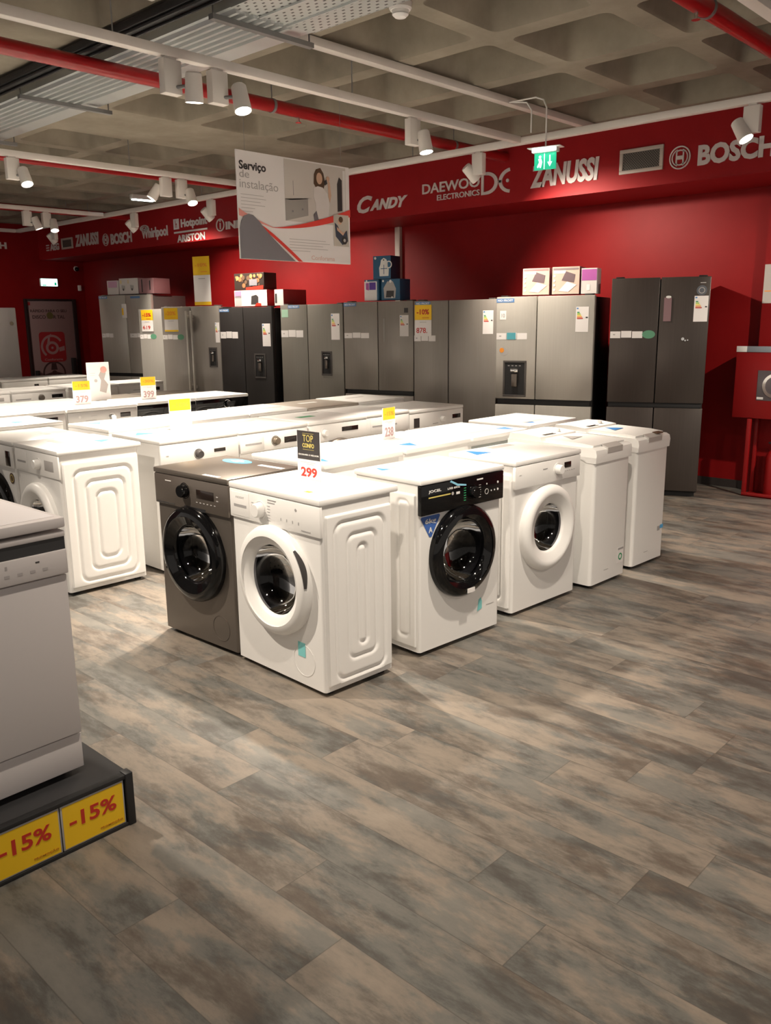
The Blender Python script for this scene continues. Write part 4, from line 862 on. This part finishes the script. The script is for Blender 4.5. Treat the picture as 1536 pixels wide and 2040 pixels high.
fridge('black two door refrigerator with a dark dispenser, left of the olive grey one', -9.015, 6.596, 8, .883, 1.757, inoxb, sideb, split=.46, gap=None, fn=f4)
def f3(t, w, h):
    strip(t, .0, .26, 1.40, -.0004, True)
    def bars(b):
        for x in (w*.48, w*.56): b.box(x-.016, x+.016, -.055, -.030, .70, 1.73, .008); b.box(x-.01, x+.01, -.034, 0, .74, .78, .002); b.box(x-.01, x+.01, -.034, 0, 1.64, 1.68, .002)
    part('bar_handle', inoxs, t, bars); dispenser(t, w*.80, w*.94, 1.02, 1.27, -.0002); energy(t, w-.07, w-.002, 1.33, 1.58, -.0004)
fridge('steel two door refrigerator with two long upright bar handles', -9.97, 6.365, 15, .955, 1.785, inoxd, sideg, split=.52, gap=None, fn=f3)
def f2(t, w, h):
    strip(t, -.0, .20, 1.40, -.0004, True)
fridge('narrow grey steel refrigerator squeezed between the tallest steel one and the one with bar handles', -10.80, 6.53, 15, .60, 1.77, inox, sideg, kind='single', gap=None, fn=f2)
def f1(t, w, h):
    nofrost(t, -.0, h-.045); strip(t, .01, .24, 1.41, -.0004); strip(t, w*.56, w*.98, 1.41, -.0004)
    part('hang_tag', cardw, t, lambda b: (b.rect(w*.44, w*.53, 1.66, 1.86, -.0004), b.use(yellow), b.rect(w*.44, w*.47, 1.70, 1.80, -.0014)), smooth=False)
    part('top_badge', badge, t, lambda b: b.rect(w*.62, w*.80, h-.05, h-.02, -.0004), smooth=False)
fridge('tallest steel four door refrigerator at the left end of the row', -11.985, 6.60, 15, 1.02, 1.985, inoxs, sideg, split=.52, fn=f1, gap=(.81, .86), d=.75)
t = thing('refrigerator', 'tall plain white refrigerator at the left photo edge near the wall door', 'refrigerator', (-13.0, 5.10, 0), E_-R(2))
part('door', white, t, lambda b: b.box(0, .68, 0, .06, .06, 1.83, .012)); part('cabinet', white, t, lambda b: b.box(.0, .68, .065, .65, .04, 1.83, .012)); part('handle', midg, t, lambda b: b.box(.05, .07, -.03, 0, .95, 1.25, .004)); part('sticker', mat('tan_sticker', (.45, .38, .28), .5), t, lambda b: b.disc(.60, 1.60, .03, -.0003), smooth=False); part('plinth', blackm, t, lambda b: b.box(.02, .66, .08, .6, 0, .045))

# price signs fixed on or over the refrigerators
def door_sign(label, ox, oy, ang, u, z0, w, h, head, price=None, off=.004, split_=.52, bright=False):
    a = R(ang); x = ox + u*math.cos(a) + off*math.sin(a); y = oy + u*math.sin(a) - off*math.cos(a)
    t = thing('price_sign', label, 'price sign', (x, y, z0), a)
    part('offer_card', yellow, t, lambda b: (b.box(0, w, -.003, .0, h*split_, h), b.use(redink if not bright else orange), b.text(head, w*.12, w*.86, h*(split_+.17), h*.86, -.0042, None, .03), b.rect(w*.45, w*.85, h*(split_+.06), h*(split_+.075), -.0042)), smooth=False)
    def lo(b):
        b.box(0, w, -.003, 0, 0, h*split_-.001); b.use(midg); b.rect(w*.3, w*.7, h*(split_-.08), h*(split_-.065), -.0042)
        b.use(redink)
        if price: b.text(price, w*.10, w*.75, h*.10, h*.27, -.0042, None, .01)
        if bright: b.use(yellow); b.rect(0, w, 0, h*.07, -.0042)
    part('price_card', cardw, t, lo, smooth=False); return t
door_sign('yellow minus ten percent sign with price 878 on the door of a grey steel refrigerator', -5.846, 6.69, 13, .015, 1.42, .19, .31, '-10%', '878.')
door_sign('tall bright yellow and white minus ten percent sign rising above the refrigerator with bar handles', -9.97, 6.365, 15, .53, 1.799, .27, .60, '-10%', None, off=-.06, split_=.62, bright=True)
door_sign('yellow and white sign on the steel refrigerator door left of its bar handles', -9.97, 6.365, 15, .055, 1.47, .23, .30, '-20%', None, off=.006, bright=True)
door_sign('yellow and white sign on the narrow grey refrigerator, left of the one with bar handles', -10.80, 6.53, 15, .055, 1.47, .21, .29, '-15%', '619', off=.006)

# cartons on top of the refrigerators
def carton(label, x, y, z, w, d, h, ang, side, fn=None, face=None, name='appliance_carton'):
    t = thing(name, label, 'carton', (x, y, z), R(ang))
    part('box', side, t, lambda b: b.box(0, w, 0, d, 0, h, .002))
    if face: part('front_print', None, t, lambda b: (b.use(face), b.rect(.002, w-.002, .002, h-.002, -.0002), fn and fn(b)), smooth=False)
    return t
peach = mat('peach_print', (.62, .46, .38), .5); rosy = mat('rose_print', (.45, .20, .20), .5); teal = mat('deep_teal_box', (.02, .10, .20), .4); wbox = mat('white_carton', (.66, .62, .60), .5); dred = mat('deep_red_box', (.35, .03, .03), .45); kbox = mat('black_box', (.03, .02, .016), .45)
def pf(a, c):
    def fn(b):
        b.use(a); b.rect(.01, c-.01, .212, .228, -.0014); b.use(cardw); b.rect(.015, c*.5, .182, .208, -.0014); b.use(mat('plum_grey_print', (.16, .11, .12), .5)); b.flat([(c*.35, .12), (c*.8, .10), (c*.85, .17), (c*.5, .20)], -.0014)
        b.use(cardw); b.flat([(c*.25, .03), (c*.6, .02), (c*.9, .08), (c*.55, .11)], -.0024)
        for i in range(4): b.use(cardw); b.disc(.022, .04+.04*i, .010, -.0024)
    return fn
carton('white and rose carton with a dark appliance picture, leftmost on the silver refrigerator', -4.584, 6.77, 1.793, .25, .20, .235, 17, rosy, pf(rosy, .25), peach)
carton('white and rose carton with a white tray picture, middle of three on the silver refrigerator', -4.322, 6.85, 1.793, .25, .24, .24, 17, mat('dark_rose_box', (.16, .06, .07), .5), pf(mat('grey_rose_print', (.25, .20, .21), .5), .25), peach)
carton('slim purple and white carton at the right end of the silver refrigerator top', -4.068, 6.928, 1.793, .14, .16, .22, 17, wbox, lambda b: (b.use(pink), b.rect(.004, .136, .115, .21, -.0014), b.use(cardw), b.text('1', .05, .08, .03, .08, -.0014, None, .02)), wbox)
def kettle(b):
    b.use(markw); b.disc(.030, .222, .014, -.0014); b.flat([(.085, .03), (.20, .03), (.205, .10), (.19, .13), (.19, .17), (.175, .205), (.14, .222), (.105, .20), (.095, .15), (.08, .12)], -.0014); b.ring(.205, .15, .028, .040, -.0014); b.use(teal); b.rect(.10, .185, .105, .112, -.0026); b.rect(.138, .145, .05, .15, -.0026); b.use(darkp); b.disc(.14, .20, .008, -.0026)
carton('blue carton with a white kettle picture, topmost of the stack on the middle refrigerators', -6.737, 7.03, 2.026, .23, .20, .245, 11, mat('dark_blue_side', (.02, .03, .06), .4), kettle, teal)
carton('blue carton with a white and purple panel, lower left under the kettle carton', -6.845, 7.0, 1.798, .19, .22, .225, 11, teal, lambda b: (b.use(cardw), b.rect(.0, .165, .0, .205, -.0014), b.use(pink), b.flat([(.02, .12), (.06, .11), (.06, .19), (.02, .19)], -.0024), b.use(mat('violet_print', (.10, .04, .30), .5)), b.rect(.065, .15, .115, .195, -.0024), b.use(markw), b.disc(.03, .212, .010, -.0024)), teal)
carton('blue carton with a glass appliance picture, lower right of the stack under the kettle carton', -6.63, 7.045, 1.798, .24, .22, .225, 11, teal, lambda b: (b.use(midg), b.flat([(.04, .02), (.18, .02), (.19, .12), (.15, .20), (.08, .20), (.03, .13)], -.0014), b.use(darkp), b.flat([(.06, .03), (.16, .03), (.165, .10), (.07, .10)], -.0024), b.use(markw), b.disc(.025, .205, .012, -.0014), b.disc(.12, .20, .016, -.0024), b.disc(.14, .03, .010, -.0034)), teal)
def coffee(b):
    rnd = random.Random(3)
    for i in range(26): b.use((brown, mat('caramel_print', (.50, .22, .08), .5), mat('toast_print', (.30, .12, .05), .5))[i % 3]); b.disc(.03+rnd.random()*.44, .05+rnd.random()*.125, .012+rnd.random()*.018, -.0014-.0002*i)
    b.use(greyp); b.rect(.26, .39, .05, .125, -.008); b.use(redink); b.flat([(.20, .002), (.49, .002), (.49, .05), (.20, .03)], -.0086)
carton('black carton with round brown pastry pictures, stacked on a white and red carton', -8.811, 6.70, 1.965, .50, .22, .20, 8, kbox, coffee, kbox)
def fryer(b): b.use(mat('lilac_print', (.40, .22, .36), .5)); b.rect(.01, .12, .10, .185, -.0014); b.use(midg); b.rect(.01, .12, .01, .125, -.0014); b.use(darkp); b.flat([(.28, .02), (.40, .02), (.405, .11), (.37, .135), (.29, .12)], -.0014); b.use(redink); b.flat([(.34, .0), (.45, .0), (.45, .03), (.38, .04)], -.0024)
carton('white and red carton with a dark fryer picture, under the black pastry carton', -8.811, 6.69, 1.77, .55, .25, .193, 8, dred, fryer, wbox)
carton('red sided carton with a narrow white front, right of the white and red one', -8.17, 6.80, 1.77, .145, .42, .19, 8, dred, lambda b: (b.use(darkp), b.rect(.01, .04, .03, .14, -.0014)), wbox)
def cups(b):
    b.use(midg)
    for x in (.08, .25): b.flat([(x-.03, .06), (x+.03, .06), (x+.035, .12), (x-.035, .13)], -.0014)
    b.use(darkp); b.rect(.07, .09, .05, .08, -.0024); b.rect(.24, .26, .05, .08, -.0024); b.use(mat('pale_yellow_print', (.70, .58, .30), .5)); b.rect(.02, .05, .15, .20, -.0014); b.rect(.17, .19, .15, .20, -.0014)
carton('white carton with two small dark appliance pictures on the tallest steel refrigerator', -11.63, 6.75, 1.998, .37, .30, .225, 15, mat('pinkish_box', (.40, .26, .27), .5), cups, wbox)
carton('white and lilac carton at the left on the tallest steel refrigerator', -11.87, 6.69, 1.998, .22, .30, .20, 15, wbox, lambda b: (b.use(mat('lilac_pale_print', (.55, .32, .46), .5)), b.rect(.02, .20, .10, .19, -.0014)), wbox)
carton('dusky pink carton with dark stripes behind the white one on the tallest steel refrigerator', -11.26, 6.85, 1.998, .28, .34, .215, 15, mat('dusky_pink_box', (.30, .15, .16), .5), lambda b: (b.use(darkp), b.rect(.20, .22, .05, .18, -.0014), b.rect(.05, .07, .02, .20, -.0014)), mat('dusky_pink_print', (.34, .18, .19), .5))

# ------------------------------------------------------------------ left wall: fire door with poster, exit light, camera
t = tag(thing('door_1', 'dark framed door with a faded poster, red square emblem and push bar', 'door', (LX, 6.83, 0), R(90)), kind='structure')
part('door_frame', mat('frame_dark_brown', (.02, .012, .012), .5), t, lambda b: (b.box(0, .05, -.05, 0, 0, 2.02, .003), b.box(.88, .95, -.05, 0, 0, 2.02, .003), b.box(.05, .88, -.05, 0, 1.985, 2.02, .003)))
def leaf(b): b.box(.05, .88, -.035, 0, .0, 1.985, .002)
part('door_leaf', mat('faded_poster_pink', (.30, .20, .20), .5), t, leaf)
def dprint(b):
    d = mat('door_dark_print', (.06, .03, .03), .6); r = mat('door_red_print', (.36, .02, .025), .55); p = mat('door_pink_print', (.40, .24, .24), .6); y = -.0352
    b.use(r); b.rect(.055, .10, 1.91, 1.965, y); b.use(d); b.text('RÁPIDO PARA O SEU', .09, .76, 1.79, 1.85, y, None, .02); b.text('DISCO POR TAL', .12, .72, 1.68, 1.74, y, None, .02); b.use(mat('olive_print', (.14, .12, .04), .6)); b.disc(.44, 1.735, .06, y-.001)
    b.use(r); b.prism(rrect(.20, .68, .92, 1.45, .06, 4), y-.001, y, 'y')
    b.use(p); b.ring(.43, 1.19, .17, .21, y-.0012, a0=R(30), a1=R(230)); b.ring(.43, 1.17, .07, .115, y-.0012, sx=1.05); b.disc(.43, 1.17, .022, y-.0012); b.flat([(.33, 1.20), (.37, 1.38), (.43, 1.42), (.40, 1.36), (.39, 1.25)], y-.0014); b.flat([(.55, 1.17), (.66, 1.20), (.66, 1.12), (.56, 1.10)], y-.0014); b.text('Conforama', .27, .61, .945, .985, y-.0012, None, .02)
    b.use(d); b.ring(.43, .72, .185, .215, y); b.disc(.43, .72, .05, y-.001); b.flat([(.37, .78), (.49, .78), (.47, .90), (.39, .90)], y-.001); b.flat([(.38, .68), (.24, .66), (.24, .70), (.38, .74)], y-.001); b.flat([(.48, .68), (.62, .66), (.62, .70), (.48, .74)], y-.001)
part('door_poster', None, t, dprint, smooth=False)
part('push_bar', mat('push_bar_red', (.25, .015, .015), .4), t, lambda b: (b.box(.12, .80, -.10, -.075, .66, .69, .006), b.use(blackm), b.box(.76, .83, -.11, -.035, .66, .98, .008), b.box(.07, .13, -.11, -.035, .64, .78, .008)))
t = thing('exit_light', 'small bright lit exit light on the left wall above the door', 'exit sign', (LX, 7.15, 2.235), R(90))
part('housing', whitep, t, lambda b: b.box(0, .32, -.05, 0, 0, .14, .015)); part('lit_panel', exitlit, t, lambda b: (b.box(.01, .31, -.056, -.048, .008, .132, .006), b.use(greenlit), b.rect(.25, .29, .02, .07, -.0565), b.rect(.03, .10, .012, .03, -.0565)))
t = thing('security_camera', 'small dark dome camera on the left wall near the corner', 'camera', (LX, 7.86, 2.56), R(90))
part('mount', offwhite, t, lambda b: b.lathe([(0, -.03), (.04, -.03), (.045, 0)], 0, 0, 20)); part('dome', black, t, lambda b: b.lathe([(0, -.085), (.02, -.08), (.035, -.06), (.038, -.03)], 0, -.01, 20))
t = thing('wall_sensor', 'small white box on the left wall beside the exit light', 'sensor', (LX, 7.86, 2.17), R(90)); part('housing', whitep, t, lambda b: b.box(0, .06, -.04, 0, 0, .10, .01))
b = MB(); b.use(blackm); b.box(LX+.001, LX+.05, 6.40, 6.50, 1.28, 1.48, .01); tag(b.build('wall_box', blackm), 'small dark box on the left wall between the white refrigerator and the door', 'box')

# ------------------------------------------------------------------ fire hose cabinet at the right edge
t = thing('fire_hose_cabinet', 'red fire hose cabinet on the red wall at the right photo edge', 'fire hose cabinet', (-2.93, WY-.32, 0))
def cab(b): b.box(0, .70, 0, .225, .70, 1.30, .006)
part('cabinet', redcab, t, cab)
part('window', mat('window_grey', (.12, .10, .11), .15), t, lambda b: (b.box(.20, .50, -.003, 0, .86, 1.12, .001), b.use(chrome), b.ring(.35, .99, .08, .105, -.003, t=.004), b.use(markw), b.rect(.205, .26, .87, .89, -.0036)))
part('top_label', markw, t, lambda b: (b.box(.0, .09, -.006, 0, 1.275, 1.325, .001), b.use(mat('label_blue_grey', (.25, .28, .32), .5)), b.box(.09, .40, -.006, 0, 1.275, 1.325, .001)))
t = thing('extinguisher_stand', 'red open frame stand with an extinguisher under the hose cabinet at the right photo edge', 'stand', (-2.79, WY-.33, 0))
part('frame', redcab, t, lambda b: (b.box(0, .035, 0, .03, .03, .695, .003), b.box(0, .5, 0, .03, .0, .035, .003), b.box(.465, .5, 0, .03, .03, .695, .003), b.box(0, .5, .0, .225, .0, .012, .002), b.box(.0, .03, .195, .225, .012, .695, .003)))
t = thing('fire_extinguisher', 'red fire extinguisher standing inside the red frame stand, mostly outside the picture', 'fire extinguisher', (-2.58, WY-.20, .0125))
part('cylinder', redcab, t, lambda b: b.lathe([(0, 0), (.06, 0), (.065, .02), (.065, .34), (.045, .39), (.02, .41), (0, .41)], 0, 0, 24, M=Matrix.Rotation(-PI/2, 4, 'X') @ Matrix.Scale(-1, 4, (0, 1, 0)) @ Matrix.Scale(-1, 4, (0, 0, 1)) @ Matrix.Scale(1, 4)))
part('valve', blackm, t, lambda b: (b.box(-.02, .02, -.02, .02, .41, .46, .004), b.box(-.05, .03, -.008, .008, .46, .475, .003)))
t = thing('wall_notice', 'pale printed notice on the red wall above the hose cabinet at the right edge', 'notice', (-2.815, WY-.092, 1.69)); part('sheet', mat('notice_paper', (.42, .39, .36), .5), t, lambda b: (b.box(-.012, .24, -.004, 0, 0, .33), b.use(orange), b.rect(.0, .22, .10, .108, -.0042), b.use(midg), b.rect(.02, .2, .2, .21, -.0042), b.rect(.02, .2, .25, .26, -.0042)), smooth=False)
b = MB(); b.use(pink); b.box(-2.99, -2.965, WY-.002, WY, .755, .775); tag(b.build('wall_mark', markw), 'tiny pale chip in the red paint beside the dark graphite refrigerator', 'mark')

# ------------------------------------------------------------------ foreground dishwasher on its platform
PX, PY, PH = -2.292, 1.235, .182
t = thing('display_platform', 'low black display platform carrying the foreground dishwasher', 'platform', (PX, PY, 0))
part('deck', mat('platform_top', (.035, .035, .037), .3), t, lambda b: b.box(-1.0, -.022, -1.9, -.002, PH-.03, PH-.0045, .002))
part('front_rail', blackm, t, lambda b: (b.box(-.022, .004, -1.9, .0, PH-.018, PH-.004, .002), b.box(-.022, .004, -1.9, .0, 0, .012, .002), b.box(-.022, -.012, -1.9, 0, .012, PH-.014, 0)))
part('end_cap', blackm, t, lambda b: (b.box(-.03, .008, -.022, .004, 0, PH, .003), b.box(-1.0, -.03, -.012, 0, 0, PH-.03, .002)))
def psign(y0, y1, lab):
    t = thing('price_sign', lab, 'price sign', (PX-.004, y0, .013), E_); w = y1-y0; h = .149
    part('frame', midg, t, lambda b: b.box(0, w, -.004, .004, 0, h, .001))
    part('offer_card', yellow, t, lambda b: (b.rect(.005, w-.005, .005, h-.005, -.0042), b.use(redink), b.text('-15%', .024, w-.030, .064, .114, -.0055, None, .022), b.use(mat('faint_orange_print', (.55, .22, .01), .5)), b.text('PROMOÇÃO', w*.58, w-.012, .016, .026, -.0055, None, .01)), smooth=False)
psign(PY-.238, PY-.028, 'yellow minus fifteen percent card at the right end of the black platform edge')
psign(PY-.452, PY-.242, 'yellow minus fifteen percent card cut by the left photo edge on the black platform')
psign(PY-.666, PY-.456, 'yellow minus fifteen percent card on the platform edge outside the picture')
def dishwasher(label, x, y, rz):
    t = thing('dishwasher', label, 'dishwasher', (x, y, PH-.004), rz); w = .60; h = .845
    g = mat('dishwasher_enamel', (.62, .585, .58), .38)
    part('body', g, t, lambda b: b.box(-w/2+.003, w/2-.003, .03, .58, .03, h-.04, .006))
    part('door_panel', g, t, lambda b: b.box(-w/2+.002, w/2-.002, 0, .028, .145, .665, .004))
    part('kickboard', g, t, lambda b: b.box(-w/2+.002, w/2+.0, .012, .030, .022, .138, .003))
    cp = part('control_panel', g, t, lambda b: (b.box(-w/2, w/2, -.012, .028, .670, .745, .005), b.box(-w/2, w/2, -.010, .028, .784, h-.042, .004), b.use(mat('strip_dark', (.035, .035, .037), .3)), b.box(-w/2+.001, w/2-.001, -.004, .026, .745, .784, 0)))
    b = MB(); b.use(mat('soft_grey_print', (.42, .39, .39), .5)); [b.text('a', .02+.038*i, .035+.038*i, .700, .712, -.0122, None, .0) if False else b.rect(.03+.038*i, .045+.038*i, .695, .703, -.0122) for i in range(6)]; [b.rect(.05+.030*i, .056+.030*i, .720, .730, -.0122) for i in range(3)]; b.use(darkp); b.rect(.20, .212, .722, .726, -.0122); b.build('printed_marks', None, cp, smooth=False)
    part('worktop', g, t, lambda b: b.box(-w/2, w/2, -.018, .60, h-.032, h, .006)); part('worktop_inlay', mat('inlay_white', (.70, .67, .68), .3), t, lambda b: b.box(-w/2+.02, w/2-.02, .01, .58, h, h+.001))
    for fx in (-.25, .25):
        for fy in (.08, .52): part('foot', blackm, t, lambda b: b.box(fx-.018, fx+.018, fy-.018, fy+.018, 0, .032, .003))
    return t
dishwasher('large white dishwasher in the left foreground standing on the black platform', -2.388, .84, R(91))
dishwasher('white dishwasher on the platform further left, outside the picture', -2.388, .225, R(91))
